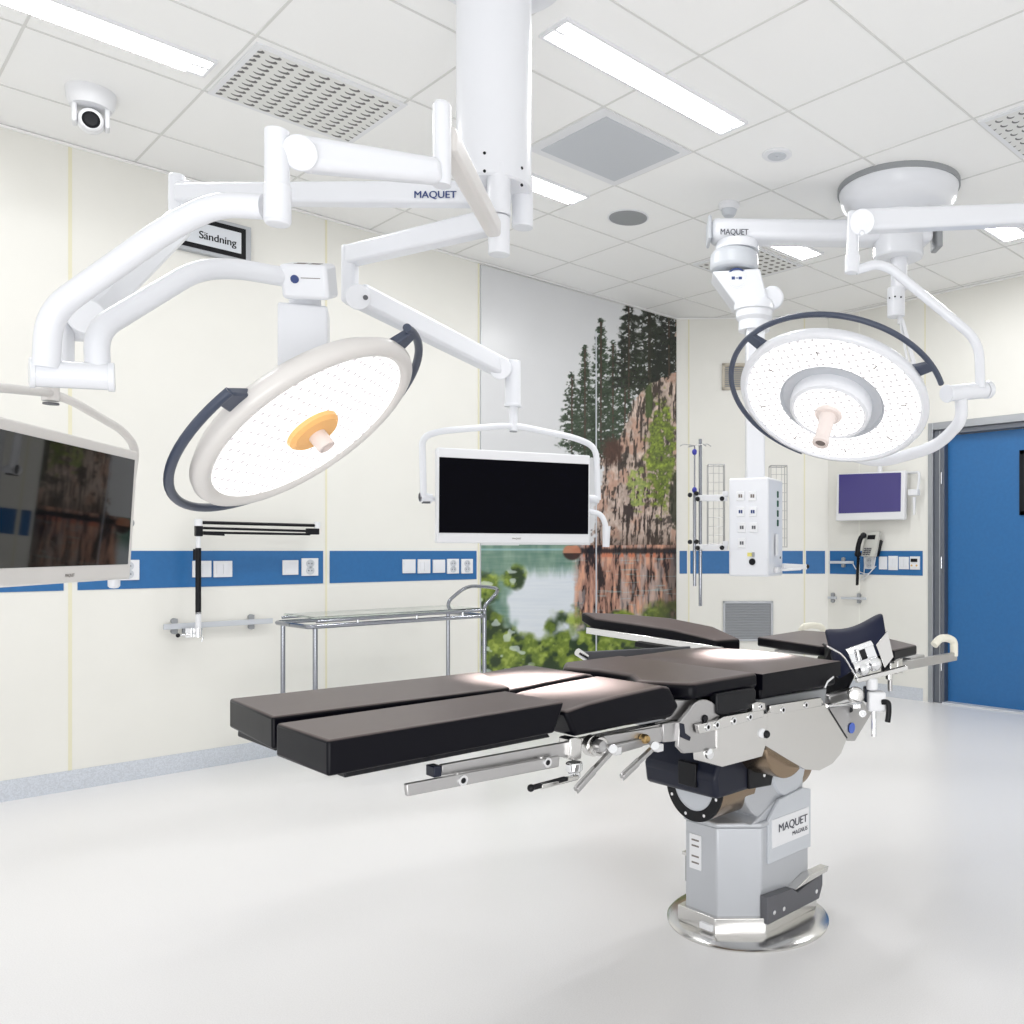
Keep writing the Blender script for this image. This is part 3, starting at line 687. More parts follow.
# ---- left lamp
c1 = V((1.108, 2.495, 1.549)); n1_, x1, y1_ = lamp_basis(c1, (.42, -.479, -.771))
t = thing('surgical_lamp', 'large round surgical lamp with orange centre and one full lit face, hanging at left', 'surgical lamp', c1-UP*.3)
LW = (1, .99, .985, 1)
dots('led1', x1, y1_, .036, .036, .0060, LW, rgb(206, 200, 203), 1.25, .85, rnd=.25)
hd = obj('lamp_head', MB().lathe(c1, n1_, [(0, -.105), (.12, -.105), (.24, -.085), (.325, -.055), (.352, -.03), (.357, -.01), (.350, .006), (.330, .012), (.312, .006), (.305, -.006), (0, -.006)], 96), 'whiteold', t, smooth=50)
obj('light_face', MB().lathe(c1-n1_*.004, n1_, [(.311, 0), (.311, .005), (0, .006)], 80), 'led1', hd)
co_ = c1+n1_*.004-y1_*.0
oc = obj('centre_cover', MB().lathe(co_, n1_, [(.082, 0), (.080, .012), (.07, .022), (.035, .024)], 40), 'orange', t)
obj('sterile_handle', MB().lathe(co_+n1_*.02, n1_, [(.027, 0), (.026, .05), (.021, .052), (.018, .03), (0, .03)], 28), 'skin', t)
obj('handle_socket', MB().lathe(co_+n1_*.045, n1_, [(.019, 0), (0, .001)], 20), 'mark', oc)
# grab ring
def ring_arc(c, n_, x, y, R, back, a0, a1, r, N=64):
    return [c-n_*back+x*R*math.cos(a0+(a1-a0)*k/N)+y*R*math.sin(a0+(a1-a0)*k/N) for k in range(N+1)]
bk = .035
cb = c1-n1_*bk
aS = plane_ang(216, 386, cb, n1_, x1, y1_)[0]; aM = plane_ang(215, 505, cb, n1_, x1, y1_)[0]; aE = plane_ang(402, 332, cb, n1_, x1, y1_)[0]
def unwrap(a0, am, a1):
    am = (am-a0) % (2*PI); a1 = (a1-a0) % (2*PI)
    if am < a1: return a0, a0+a1
    return a0, a0+a1-2*PI
u0, u1 = unwrap(aS, aM, aE)
obj('grab_rail', MB().tube(ring_arc(c1, n1_, x1, y1_, .405, bk, u0, u1, .011), .0125, seg=14), 'handle', t)
for a in (u0+.05*(1 if u1 > u0 else -1), u1-.12*(1 if u1 > u0 else -1)):
    d_ = x1*math.cos(a)+y1_*math.sin(a)
    obj('rail_bracket', MB().bar(c1-n1_*bk+d_*.33, c1-n1_*bk+d_*.41, .075, .03, up=n1_, w2=.045, h2=.022), 'handle', t, bevel=.006, bseg=3)
# mount box and neck
bD = 2.6
def vbox(px0, px1, py0, py1, D, dep, turn=.25):
    c_ = aD((px0+px1)/2, (py0+py1)/2, D); W = (px1-px0)/F*D; H = (py1-py0)/F*D
    fr_ = Matrix.Rotation(turn, 3, 'Z') @ FW; rr = Matrix.Rotation(turn, 3, 'Z') @ RT
    Wf = (W-abs(dep*math.sin(turn)))/math.cos(turn)
    return c_, rr*Wf, fr_*dep, UP*H
c_, X_, Y_, Z_ = vbox(275.5, 333, 302, 420, bD, .13, .32)
c_ = aD(304.5, 345, bD+.05)
obj('suspension_box', MB().cbox(c_-UP*.02, X_, Y_, UP*.26), 'white', t, bevel=.008, bseg=3)
obj('neck', MB().cyl(aD(305, 312, bD+.05), aD(305, 296, bD+.05), .046), 'white', t)
c_, X_, Y_, Z_ = vbox(285, 334, 262, 303, bD, .12, .12)
Rx = Matrix.Rotation(.36, 3, X_.normalized()); Y_ = Rx @ Y_; Zj = Rx @ UP
jc = aD(309.5, 281, bD)
jb = obj('joint_box', MB().cbox(jc, X_, Y_, Zj*.10), 'white', t, bevel=.012, bseg=3)
Xn, Yn = X_.normalized(), Y_.normalized(); f0 = jc-Y_/2
obj('printed_label', MB().lathe(f0-Xn*.025+Zj*.008-Yn*.0015, Yn, [(.012, 0), (.012, .002)], 20), 'ink', jb)
for i in range(2):
    for j in range(2): obj('small_print', MB().cbox(jc+Xn*(-.015+.042*i)+Yn*(-.028+.03*j)+Zj*.0505, Xn*.030, Yn*.018, Zj*.001), 'mark', jb)
obj('small_print', MB().cbox(f0+Xn*.02+Zj*.012-Yn*.0005, Xn*.055, Yn*.001, Zj*.002), 'mark', jb)
# yoke links
y1p = [V3(72, 388, 1.98), V3(72, 362, 1.98)]
obj('swivel_sleeve', MB().cyl(V3(34, 373, 1.95), V3(110, 377, 2.03), .031).cyl(V3(29, 372.5, 1.945), V3(35, 373, 1.952), .034).cyl(V3(108, 377, 2.028), V3(115, 377.5, 2.035), .034), 'white', t, bevel=.002)
obj('upper_yoke', MB().tube([V3(264, 207, 1.93), V3(216, 204, 1.93), V3(168, 228, 1.94), V3(49, 312, 1.95), V3(46, 368, 1.95)], .0275, fillet=.14, seg=18), 'white', t)
obj('lower_yoke', MB().tube([V3(98, 372, 2.02), V3(96, 330, 2.04), V3(196, 270, 2.3), V3(234, 268, 2.42), V3(290, 278, 2.58)], .0265, fillet=.12, seg=18, r2=.0285), 'white', t)
obj('drop_tube', MB().cyl(V3(277, 131, 1.9), V3(277, 187, 1.9), .0262).cyl(V3(277.5, 186, 1.9), V3(277.5, 222, 1.9), .0285).lathe(V3(277.5, 222, 1.9), -UP, [(.0285, 0), (.024, .006), (0, .008)], 24), 'white', t, bevel=.0015)
sa = obj('spring_arm', MB().bar(V3(300, 154, 1.93), V3(440, 172, 2.14), .06, .075, w2=.05, h2=.062), 'white', t, bevel=.02, bseg=4)
obj('spring_joint', MB().cyl(V3(300, 153, 1.90), V3(300, 153, 1.97), .038), 'white', t, bevel=.004)
obj('knuckle', MB().cyl(V3(442, 106, 2.15), V3(442, 186, 2.15), .0225).lathe(V3(442, 106, 2.15), UP, [(.0225, 0), (.018, .008), (0, .010)], 20), 'white', t)
obj('extension_arm', MB().bar(V3(446, 138, 2.17), V3(494, 229, 2.80), .05, .066, w2=.048, h2=.06), 'whiteold', t, bevel=.012, bseg=3)
# ---- right lamp
c2 = V((2.819, 1.824, 1.756)); n2_, x2, y2_ = lamp_basis(c2, (-.542, -.105, -.834))
t = thing('surgical_lamp', 'round surgical lamp with a raised inner ring and long white handle, hanging at right', 'surgical lamp', c2-UP*.3)
dots('led2', x2, y2_, .030, .030, .0055, LW, rgb(204, 200, 202), 1.25, .8, rnd=.3)
hd = obj('lamp_head', MB().lathe(c2, n2_, [(0, -.10), (.12, -.10), (.25, -.08), (.33, -.05), (.357, -.028), (.362, -.008), (.354, .006), (.340, .010), (.332, .002), (.328, -.006), (0, -.006)], 96), 'white', t, smooth=50)
obj('light_face', MB().lathe(c2-n2_*.004, n2_, [(.330, 0), (.330, .006), (.198, .008), (.198, 0)], 80, cap=False), 'led2', hd)
obj('recess_ring', MB().lathe(c2, n2_, [(.200, .008), (.196, .004), (.19, -.002), (.13, -.002), (.12, .006)], 64, cap=False), 'palegrey', hd)
obj('inner_dome', MB().lathe(c2, n2_, [(.155, -.003), (.156, .03), (.150, .052), (.140, .058), (.133, .052)], 64, cap=False), 'white', hd)
obj('inner_face', MB().lathe(c2+n2_*.050, n2_, [(.137, 0), (.137, .003), (0, .004)], 64), 'led2', hd)
for px, py in ((817.5, 352), (772, 369), (764, 405), (796, 436), (845.5, 449), (890, 437), (904, 404), (875.5, 366)):
    q = oP(px, py, c2, n2_)+n2_*.0085; dr = (q-c2).normalized(); tg = n2_.cross(dr)
    mk = MB(); mk.cbox(q, dr*.020, tg*.004, n2_*.001); mk.cbox(q+dr*.009+tg*.004, dr*.003, tg*.008, n2_*.001)
    obj('sector_mark', mk, 'mark', hd)
hx = obj('sterile_handle', MB().lathe(c2+n2_*.05, n2_, [(.05, 0), (.052, .012), (.046, .02), (.034, .022), (.029, .04), (.026, .125), (.028, .13), (.031, .133), (.031, .150), (.021, .154), (.018, .143), (0, .143)], 32), 'skin', t)
obj('handle_socket', MB().lathe(c2+n2_*.196, n2_, [(.019, 0), (0, .001)], 20), 'mark', hx)
cb = c2-n2_*.04
aS = plane_ang(938, 384, cb, n2_, x2, y2_)[0]; aM = plane_ang(817, 318, cb, n2_, x2, y2_)[0]; aE = plane_ang(800, 456, cb, n2_, x2, y2_)[0]
u0, u1 = unwrap(aS, aM, aE)
obj('grab_rail', MB().tube(ring_arc(c2, n2_, x2, y2_, .408, .04, u0, u1, .011), .0105, seg=14), 'handle', t)
for px, py in ((924, 368), (762, 345)):
    a = plane_ang(px, py, cb, n2_, x2, y2_)[0]; d_ = x2*math.cos(a)+y2_*math.sin(a)
    obj('rail_bracket', MB().bar(cb+d_*.33, cb+d_*.41, .05, .028, up=n2_, w2=.04, h2=.02), 'handle', t, bevel=.006, bseg=3)
D2 = 3.3
obj('lower_yoke', MB().tube([V3(961, 398, D2), V3(962, 420, D2), V3(938, 446, D2+.12), V3(880, 463, D2+.30), V3(848, 455, D2+.42)], .0235, fillet=.2, seg=16), 'white', t)
obj('swivel_sleeve', MB().cyl(V3(948, 393.5, D2-.03), V3(985, 390, D2+.03), .031).cyl(V3(946, 393.8, D2-.035), V3(948, 393.5, D2-.03), .034).cyl(V3(985, 390, D2+.03), V3(989, 389.5, D2+.04), .034), 'white', t, bevel=.002)
obj('upper_yoke', MB().tube([V3(856, 270, D2), V3(876, 264, D2), V3(890, 268, D2), V3(979, 341, D2), V3(980.5, 388, D2)], .0185, fillet=.07, seg=16, r2=.0185), 'white', t)
obj('drop_tube', MB().cyl(V3(853, 212, D2), V3(852.5, 258, D2), .02, .0235).cyl(V3(852.5, 255, D2), V3(852, 273, D2), .028), 'white', t, bevel=.003)
obj('spring_arm', MB().bar(V3(858, 222, D2), V3(1100, 212, 3.45), .07, .082, w2=.07, h2=.078), 'white', t, bevel=.014, bseg=3)
obj('spring_joint', MB().cyl(V3(862, 222, D2-.04), V3(862, 222, D2+.04), .048).cyl(V3(862, 233, D2-.045), V3(862, 233, D2-.04), .01), 'white', t, bevel=.006)
q = V3(1100, 212, 3.45)
obj('arm_post', MB().cyl(q-UP*.06, V((q.x, q.y, CEIL-.07)), .045).lathe(V((q.x, q.y, CEIL-.07)), UP, [(.10, 0), (.16, .03), (.16, .07)], 32), 'white', t)

# ================================================================ MONITORS ON ARMS
# centre monitor
t = thing('ceiling_monitor', 'white framed flat monitor with a dark blank screen hanging in front of the mural', 'monitor', V3(513, 545, 3.86))
BL = V3(437, 543, 3.70); BR = V3(589.6, 543, 4.02); BR.z = BL.z
ux = (BR-BL).normalized(); W = (BR-BL).length; H = .41; bn_ = ux.cross(UP); bn_ = bn_ if bn_.dot(FW) > 0 else -bn_
up_ = (UP-bn_*.02).normalized()
cs_ = obj('casing', MB().fbox(BL, ux*W, bn_*.05, up_*H), 'plastic', t, bevel=.006, bseg=3)
obj('screen', MB().fbox(BL+ux*.008+up_*.044-bn_*.0015, ux*(W-.016), bn_*.003, up_*(H-.044-.042)), 'screen', t)
text('brand_text', 'MAQUET', BL+ux*(W*.5)-ux*.02+up_*.018-bn_*.0008, ux, up_, .010, 'mark', cs_, bold=0)
Dc = 3.9
ym = [V3(423.5, 497, 3.72), V3(422, 437, 3.72), V3(440, 431, 3.74), V3(514, 425, Dc)]
yr = [V3(514, 425, Dc), V3(576, 438, 4.0), V3(596, 447, 4.05), V3(598, 500, 4.05)]
obj('yoke', MB().tube(ym+yr[1:], .0145, fillet=.07, seg=14), 'white', t)
obj('pivot_knob', MB().cyl(V3(420.5, 497, 3.72), V3(431, 499, 3.75), .022), 'white', t); obj('pivot_knob', MB().cyl(V3(598.5, 499, 4.05), V3(588, 499, 4.06), .02), 'white', t)
obj('knob_cap', MB().lathe(V3(420.3, 497, 3.72), -RT, [(.02, 0), (.016, .004), (0, .005)], 20).cbox(V3(426, 502.5, 3.735), ux*.03, bn_*.03, UP*.008), 'darkgrey', t)
obj('back_plate', MB().fbox(BL+ux*(W/2-.12)+bn_*.05+up_*.1, ux*.24, bn_*.04, up_*.2).bar(V3(431, 499, 3.80), V3(590, 499, 4.14), .02, .02), 'white', t, bevel=.004)
obj('stem', MB().cyl(V3(513.4, 431, Dc), V3(513.4, 403, Dc), .019), 'white', t)
obj('stem_cap', MB().cyl(V3(513.4, 432, Dc), V3(513.4, 430.5, Dc), .017), 'midgrey', t)
obj('head_tube', MB().cyl(V3(512.8, 405, Dc), V3(512.8, 361, Dc), .036).cyl(V3(512.8, 407, Dc), V3(512.8, 404, Dc), .038), 'white', t, bevel=.003)
obj('spring_arm', MB().bar(V3(358, 295, 3.2), V3(506, 370, Dc), .07, .088, w2=.07, h2=.085), 'white', t, bevel=.014, bseg=3)
obj('spring_joint', MB().cyl(V3(358, 297, 3.13), V3(358, 297, 3.25), .046), 'white', t, bevel=.004); obj('spring_joint', MB().cyl(V3(500, 368, Dc-.08), V3(500, 368, Dc+.04), .05), 'white', t, bevel=.004)
obj('joint_screw', MB().cyl(V3(365.5, 297.5, 3.12), V3(365.5, 297.5, 3.13), .009), 'darkgrey', t)
obj('drop_tube', MB().bar(V3(350, 246, 3.2), V3(350, 304, 3.2), .05, .06, up=FW), 'white', t, bevel=.012, bseg=3)
obj('extension_arm', MB().bar(V3(350, 256, 3.2), V3(492, 222, 2.88), .06, .070, w2=.06, h2=.075), 'white', t, bevel=.01, bseg=3)
obj('light_handle', MB().tube([V3(588, 511, 4.04), V3(601, 514, 4.04), V3(605.5, 524, 4.04), V3(606, 532, 4.04)], .013, fillet=.05).cyl(V3(606.5, 526, 4.04), V3(606, 547, 4.04), .019, .016), 'white', t)
# left monitor
t = thing('ceiling_monitor', 'white framed monitor at the left edge with glossy screen reflecting the mural', 'monitor', V3(60, 590, 2.45))
TR_ = V3(138.5, 451.5, 2.79); BR_ = V3(132, 579.5, 2.80); e_ = V3(0, 425.5, 2.06)
hor = (TR_-e_); hor.z = 0; hor.normalize(); upv = (TR_-BR_).normalized(); upv = (upv-hor*upv.dot(hor)).normalized()
nb = hor.cross(upv); nb = nb if nb.dot(FW) > 0 else -nb
if nb.dot(RT) > 0: nb = -nb
W = .80; Hh = .412
c0_ = TR_-upv*Hh-hor*W
cs_ = obj('casing', MB().fbox(c0_, hor*W, nb*.05, upv*Hh), 'whiteold', t, bevel=.006, bseg=3)
obj('screen', MB().fbox(c0_+hor*.025+upv*.048-nb*.0015, hor*(W-.05), nb*.003, upv*(Hh-.078)), 'screenrefl', t)
text('brand_text', 'MAQUET', c0_+hor*(W*.5)+upv*.018-nb*.0008, hor, upv, .012, 'mark', cs_, bold=0)
yc = V3(51, 393, 2.46); yl = c0_+hor*(-.03)+upv*.2; yr_ = c0_+hor*(W+.012)+upv*.18+nb*.03
obj('yoke', MB().tube([yl+nb*.03, V((yl.x+nb.x*.03, yl.y+nb.y*.03, 1.572)), yc, V3(74, 402, 2.52), V3(122, 430, 2.76), V3(136, 447, 2.83), yr_], .0125, fillet=.07, seg=14), 'whiteold', t)
obj('stem', MB().cyl(V3(50.5, 401, 2.46), V3(50.5, 384, 2.46), .022), 'whiteold', t)
obj('stem_cap', MB().cyl(V3(51, 404.5, 2.46), V3(51, 403, 2.46), .02), 'darkgrey', t)
obj('pivot_knob', MB().cyl(yr_, yr_+hor*.03, .015), 'midgrey', t)
obj('back_plate', MB().fbox(c0_+hor*(W/2-.12)+nb*.05+upv*.1, hor*.24, nb*.04, upv*.2), 'whiteold', t, bevel=.004)
obj('camera_handle', MB().cyl(V3(114, 573, 2.74), V3(114, 586, 2.74), .017).lathe(V3(114, 586, 2.74), -UP, [(.017, 0), (.012, .006), (0, .008)], 20), 'white', t)
# arm of left monitor
obj('extension_arm', MB().bar(V3(178, 194.5, 3.0), V3(488, 194.5, 2.9), .062, .066, w2=.062, h2=.078), 'white', t, bevel=.012, bseg=3)
text('arm_lettering', 'MAQUET', V3(414, 198.5, 2.893)-FW*.001, (V3(488, 194.5, 2.9)-V3(178, 194.5, 3.0)), UP, .033, 'ink', t, bold=0, width=.148, out=.004)
obj('arm_bracket', MB().bar(V3(172, 194, 3.01), V3(195, 194.5, 3.0), .06, .085), 'white', t, bevel=.015, bseg=3)
obj('drop_tube', MB().cyl(V3(177, 175, 3.0), V3(177, 222, 3.0), .027), 'white', t, bevel=.006)
obj('spring_arm', MB().bar(V3(180, 222, 3.0), V3(72, 330, 2.47), .06, .095, w2=.06, h2=.09), 'white', t, bevel=.018, bseg=3)
obj('spring_joint', MB().cyl(V3(86, 316, 2.45), V3(86, 316, 2.56), .05), 'white', t, bevel=.004)
obj('head_tube', MB().bar(V3(60, 300, 2.46), V3(60, 384, 2.46), .06, .055, up=FW), 'white', t, bevel=.014, bseg=3)

# ================================================================ SUPPLY PENDANT
cp_ = oZ(898, 187, CEIL); DC = cp_.x*FW.x+cp_.y*FW.y
t = thing('ceiling_mount', 'large round white ceiling mount with grey rim and hanging tube at upper right', 'ceiling mount', V((cp_.x, cp_.y, 2.4)))
obj('rim_plate', MB().lathe(cp_-UP*.03, UP, [(.33, 0), (.33, .03)], 64), 'midgrey', t)
obj('cover', MB().lathe(cp_-UP*.16, UP, [(.135, -.03), (.14, 0), (.26, .02), (.31, .07), (.322, .13)], 64), 'white', t, smooth=60)
obj('hub', MB().cyl(cp_-UP*.40, cp_-UP*.14, .135), 'white', t, bevel=.01)
obj('hanging_tube', MB().cyl(V3(900, 238, DC), V3(900, 257, DC), .072).cyl(V3(899, 257, DC), V3(899, 290, DC), .045).cyl(V3(896, 288, DC), V3(896, 317, DC), .048), 'white', t, bevel=.005)
obj('tube_screw', MB().cyl(V3(895, 296.5, DC-.05), V3(895, 296.5, DC-.045), .005, seg=8).cyl(V3(901, 297, DC-.05), V3(901, 297, DC-.045), .005, seg=8).cyl(V3(889.5, 298, DC-.046), V3(889.5, 298, DC-.04), .005, seg=8), 'black', t)
obj('thin_arm', MB().cyl(V3(900, 317, DC), V3(900, 324, DC), .014).bar(V3(902, 320, DC), V3(914, 364, DC-.4), .018, .018).bar(V3(900, 322, DC), V3(908, 364, DC-.4), .01, .01).cbox(V3(910, 366, DC-.4), RT*.05, FW*.03, UP*.03), 'plastic', t)
t = thing('supply_pendant', 'white supply pendant with socket box hanging from a horizontal beam at the back', 'pendant', V3(748, 578, 4.7))
zb = 2.952
bl = V3(716, 240, DC-.02); br_ = V3(930, 242, DC+.02)
bl.z = br_.z = zb
obj('beam', MB().bar(bl-(br_-bl).normalized()*.03, br_, .16, .118), 'white', t, bevel=.035, bseg=4)
ed = (bl-br_).normalized()
obj('end_cap', MB().bar(bl+ed*.03, bl+ed*.05, .17, .13), 'palegrey', t, bevel=.01)
obj('end_cap', MB().bar(br_-ed*.02, br_-ed*.055, .12, .17), 'midgrey', t, bevel=.01)
text('beam_lettering', 'MAQUET', V3(720, 234.5, DC-.12), -ed, UP, .045, 'inkgrey', t, bold=0, width=.155, out=.0)
obj('bearing', MB().lathe(V3(737, 243, DC), -UP, [(.118, 0), (.122, .05)], 40), 'white', t, bevel=.004)
obj('brake_cover', MB().lathe(V3(734, 252, DC), -UP, [(.115, 0), (.132, .02), (.135, .095), (.12, .112)], 40), 'palegrey', t, bevel=.01)
ap = [V3(712, 271, DC-.1), V3(760, 268, DC-.1), V3(769, 304, DC-.1), V3(737, 306, DC-.1)]
am_ = obj('arm_plate', MB().prism(ap, FW*.2), 'white', t, bevel=.012, bseg=3)
em = V3(737, 278, DC-.101)
obj('emblem', MB().lathe(em, FW, [(.056, 0), (.056, .0012), (.046, .0012), (.046, 0)], 32, cap=False), 'ink', am_).scale = (1, 1, 1)
obj('emblem_mark', MB().cbox(em-RT*.02, RT*.018, FW*.002, UP*.016).cbox(em+RT*.018, RT*.018, FW*.002, UP*.014).cbox(em, RT*.012, FW*.002, UP*.004), 'ink', am_)
obj('side_housing', MB().cyl(V3(772, 298, DC-.02), V3(772, 298, DC+.15), .065), 'white', t, bevel=.01)
obj('swivel', MB().lathe(V3(754, 302, 4.72), -UP, [(.10, 0), (.11, .02), (.11, .05), (.10, .055), (.10, .09), (.085, .11), (.085, .16)], 40), 'white', t)
sq = V3(755, 330, 4.72)
obj('shaft', MB().bar(V3(754.8, 325, 4.72), V3(754.8, 480, 4.72), .10, .12, up=FW), 'white', t, bevel=.01, bseg=3)
# box
tr = .42
bx = Matrix.Rotation(-tr, 3, 'Z') @ RT; by = Matrix.Rotation(-tr, 3, 'Z') @ FW
bx, by = (Matrix.Rotation(-tr, 3, 'Z') @ RT), (Matrix.Rotation(-tr, 3, 'Z') @ FW)
z0b, z1b = zpy(576.5, 4.66), zpy(477.5, 4.66)
fl = V3(728.6, 551, 4.70); fl.z = z0b
wbx = .225; dbx = .27
bxo = obj('socket_box', MB().fbox(fl, bx*wbx, by*dbx, UP*(z1b-z0b)), 'white', t, bevel=.012, bseg=3)
def bf(px, py):      # point on the box front
    return oP(px, py, fl, by)-by*.001
def bsd(px, py):
    q_ = fl+bx*wbx; return oP(px, py, q_, bx)+bx*.001
def outlet(px, py, m, wd=.046, lab=None):
    o = obj('outlet', MB().cbox(bf(px, py), bx*wd, by*.006, UP*wd*1.15), 'plastic', t, bevel=.003, label=lab)
    obj('outlet_face', MB().cbox(bf(px-.9, py)-by*.003, bx*.009, by*.003, UP*.018).cbox(bf(px+1.2, py)-by*.003, bx*.009, by*.003, UP*.018), m, o)
for px, py in ((740.5, 496), (752.5, 496)): outlet(px, py, 'mark')
for px, py in ((740.7, 511.7), (752.8, 511.7)): outlet(px, py, 'ink')
for px, py in ((741.8, 527.4), (753.8, 527.4), (741.8, 543)): outlet(px, py, 'darkgrey')
obj('outlet', MB().cbox(bf(749.8, 554.5), bx*.025, by*.008, UP*.02), 'yellow', t, label='yellow outlet')
obj('outlet', MB().cbox(bf(753.4, 554.5), bx*.012, by*.008, UP*.024), 'midgrey', t)
obj('outlet', MB().lathe(bf(752.3, 561.8)+by*.004, -by, [(.018, 0), (.018, .008)], 20), 'black', t, label='round black outlet')
for py in (494.5, 503.7, 513.5, 523): obj('outlet', MB().cbox(bsd(777.6, py), by*.026, bx*.006, UP*.036), 'green', t, bevel=.004, label='green outlet')
sr = obj('side_rail', MB().cbox(bsd(775, 545)+bx*.01, by*.03, bx*.012, UP*.12), 'plastic', t, bevel=.003); obj('rail_foot', MB().cbox(bsd(775, 570)+bx*.01, by*.05, bx*.02, UP*.03), 'plastic', t, bevel=.003)
obj('side_label', MB().cbox(bsd(776.6, 557.6)+bx*.02, by*.008, bx*.003, UP*.012), 'black', sr)
# shelf arm at the right
obj('shelf_arm', MB().bar(V3(783, 566, 4.75), V3(806, 567, 4.9), .02, .028).bar(V3(781, 570, 4.74), V3(798, 569, 4.85), .05, .012), 'plastic', t, bevel=.003)
obj('arm_knob', MB().ball(V3(807, 566.5, 4.9), .014), 'black', t)
# rail arms to IV pole
for y_ in (498, 547.7): obj('rail_arm', MB().bar(V3(697, y_, 4.75), V3(727, y_, 4.78), .02, .036).cbox(V3(725.5, y_-4, 4.78), RT*.03, FW*.03, UP*.03), 'plastic', t, bevel=.004)
# wire baskets
def basket(label, x0, x1, y0, y1, D):
    t = thing('wire_basket', label, 'wire basket', V3((x0+x1)/2, y1, D), 'wire baskets on the supply pendant')
    f = MB(); dp = FW*.10
    A_ = [V3(x0, y0, D), V3(x1, y0, D), V3(x1, y1, D), V3(x0, y1, D)]
    for q in range(4):
        f.cyl(A_[q], A_[(q+1) % 4], .0032, seg=6); f.cyl(A_[q]+dp, A_[(q+1) % 4]+dp, .0032, seg=6); f.cyl(A_[q], A_[q]+dp, .0032, seg=6)
    obj('frame', f, 'satin', t)
    s = MB(); k = 9
    for i in range(1, k):
        y = y0+(y1-y0)*i/k; s.cyl(V3(x0, y, D), V3(x1, y, D), .0016, seg=6)
    for i in (1, 2): x = x0+(x1-x0)*i/3; s.cyl(V3(x, y0, D), V3(x, y1, D), .0016, seg=6)
    obj('wire', s, 'satin', t)
basket('wire basket left of the pendant socket box', 708, 724.5, 464.5, 544, 4.95)
basket('wire basket right of the pendant socket box', 771, 787, 465.5, 547, 5.05)
t = thing('infusion_pole', 'chrome infusion pole pair with blue knobs beside the supply pendant', 'infusion pole', V3(697, 606, 4.7))
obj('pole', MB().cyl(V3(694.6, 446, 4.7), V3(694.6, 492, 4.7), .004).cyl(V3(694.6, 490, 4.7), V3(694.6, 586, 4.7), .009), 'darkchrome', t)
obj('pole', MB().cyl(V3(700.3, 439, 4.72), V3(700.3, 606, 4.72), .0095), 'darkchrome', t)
obj('bottle_hook', MB().tube([V3(680, 446, 4.68), V3(683, 444.3, 4.69), V3(694.6, 445.5, 4.7), V3(708, 444, 4.71), V3(711, 446.5, 4.72)], .003, fillet=.01, seg=6).tube([V3(688, 447, 4.6), V3(694.6, 445.5, 4.7), V3(703, 444, 4.8), V3(706, 446, 4.83)], .003, seg=6), 'satin', t)
for py in (452, 490): obj('blue_knob', MB().ball(V3(694.5, py, 4.68), .014, 14, 1.2), 'blueknob', t)
for px, py in ((690, 495), (696.5, 493.5), (697.7, 499), (722, 498.6), (690, 542), (696.5, 541.7), (697.7, 548), (722, 547.7)):
    obj('clamp_knob', MB().lathe(V3(px, py, 4.66), FW, [(.008, -.01), (.013, -.006), (.013, .01)], 8), 'black', t)
obj('pole_clamp', MB().cbox(V3(698.5, 498, 4.71), RT*.05, FW*.03, UP*.03).cbox(V3(698.5, 547, 4.71), RT*.05, FW*.03, UP*.03), 'plastic', t, bevel=.004)

# ================================================================ OPERATING TABLE
TX, TY = .683, 1.757                    # foot end, centre line
NV_, = (TY-.285,)                        # near side plane
def N(px, py, dv=0.0): return oY(px, py, NV_+dv)
def U(u, v, z): return V((TX+u, TY+v, z))
t = thing('operating_table', 'steel operating table with black split leg pads on a grey floor column', 'operating table', U(1.535, 0, 0))
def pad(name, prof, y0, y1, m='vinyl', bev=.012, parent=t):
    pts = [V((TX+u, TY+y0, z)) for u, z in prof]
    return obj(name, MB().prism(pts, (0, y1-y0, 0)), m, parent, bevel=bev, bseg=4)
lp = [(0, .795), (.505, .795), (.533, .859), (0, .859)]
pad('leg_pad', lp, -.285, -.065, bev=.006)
# far leg pad, turned slightly outwards
fp = MB(); o_ = U(.0, 0, 0)
Aq = [oZ(229.3, 698.4, .862), oZ(272, 716.9, .862), oZ(510, 687, .862), oZ(480, 671.5, .862)]
fp.prism([V((p_.x, p_.y, .797)) for p_ in Aq], (0, 0, .065))
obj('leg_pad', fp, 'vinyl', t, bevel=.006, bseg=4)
for y0, y1 in ((-.265, -.09), (.04, .24)): obj('pad_tray', MB().prism([V((TX+u, TY+y0, z)) for u, z in ((.04, .782), (.51, .782), (.50, .795), (.04, .795))], (0, y1-y0, 0)), 'black', t, bevel=.003)
th = [(.562, .777), (.70, .778), (.875, .776), (.905, .80), (.87, .853), (.845, .858), (.70, .852), (.60, .846), (.533, .836)]
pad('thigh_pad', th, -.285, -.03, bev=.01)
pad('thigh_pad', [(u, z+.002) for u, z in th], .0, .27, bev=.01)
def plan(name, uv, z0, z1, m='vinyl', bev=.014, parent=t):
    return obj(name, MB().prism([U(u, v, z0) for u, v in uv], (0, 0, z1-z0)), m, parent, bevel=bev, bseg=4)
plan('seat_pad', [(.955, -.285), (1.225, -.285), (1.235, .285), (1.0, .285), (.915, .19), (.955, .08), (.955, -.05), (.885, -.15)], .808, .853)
plan('seat_base', [(.99, -.255), (1.22, -.255), (1.22, .255), (.99, .255)], .775, .808, 'black', .006)
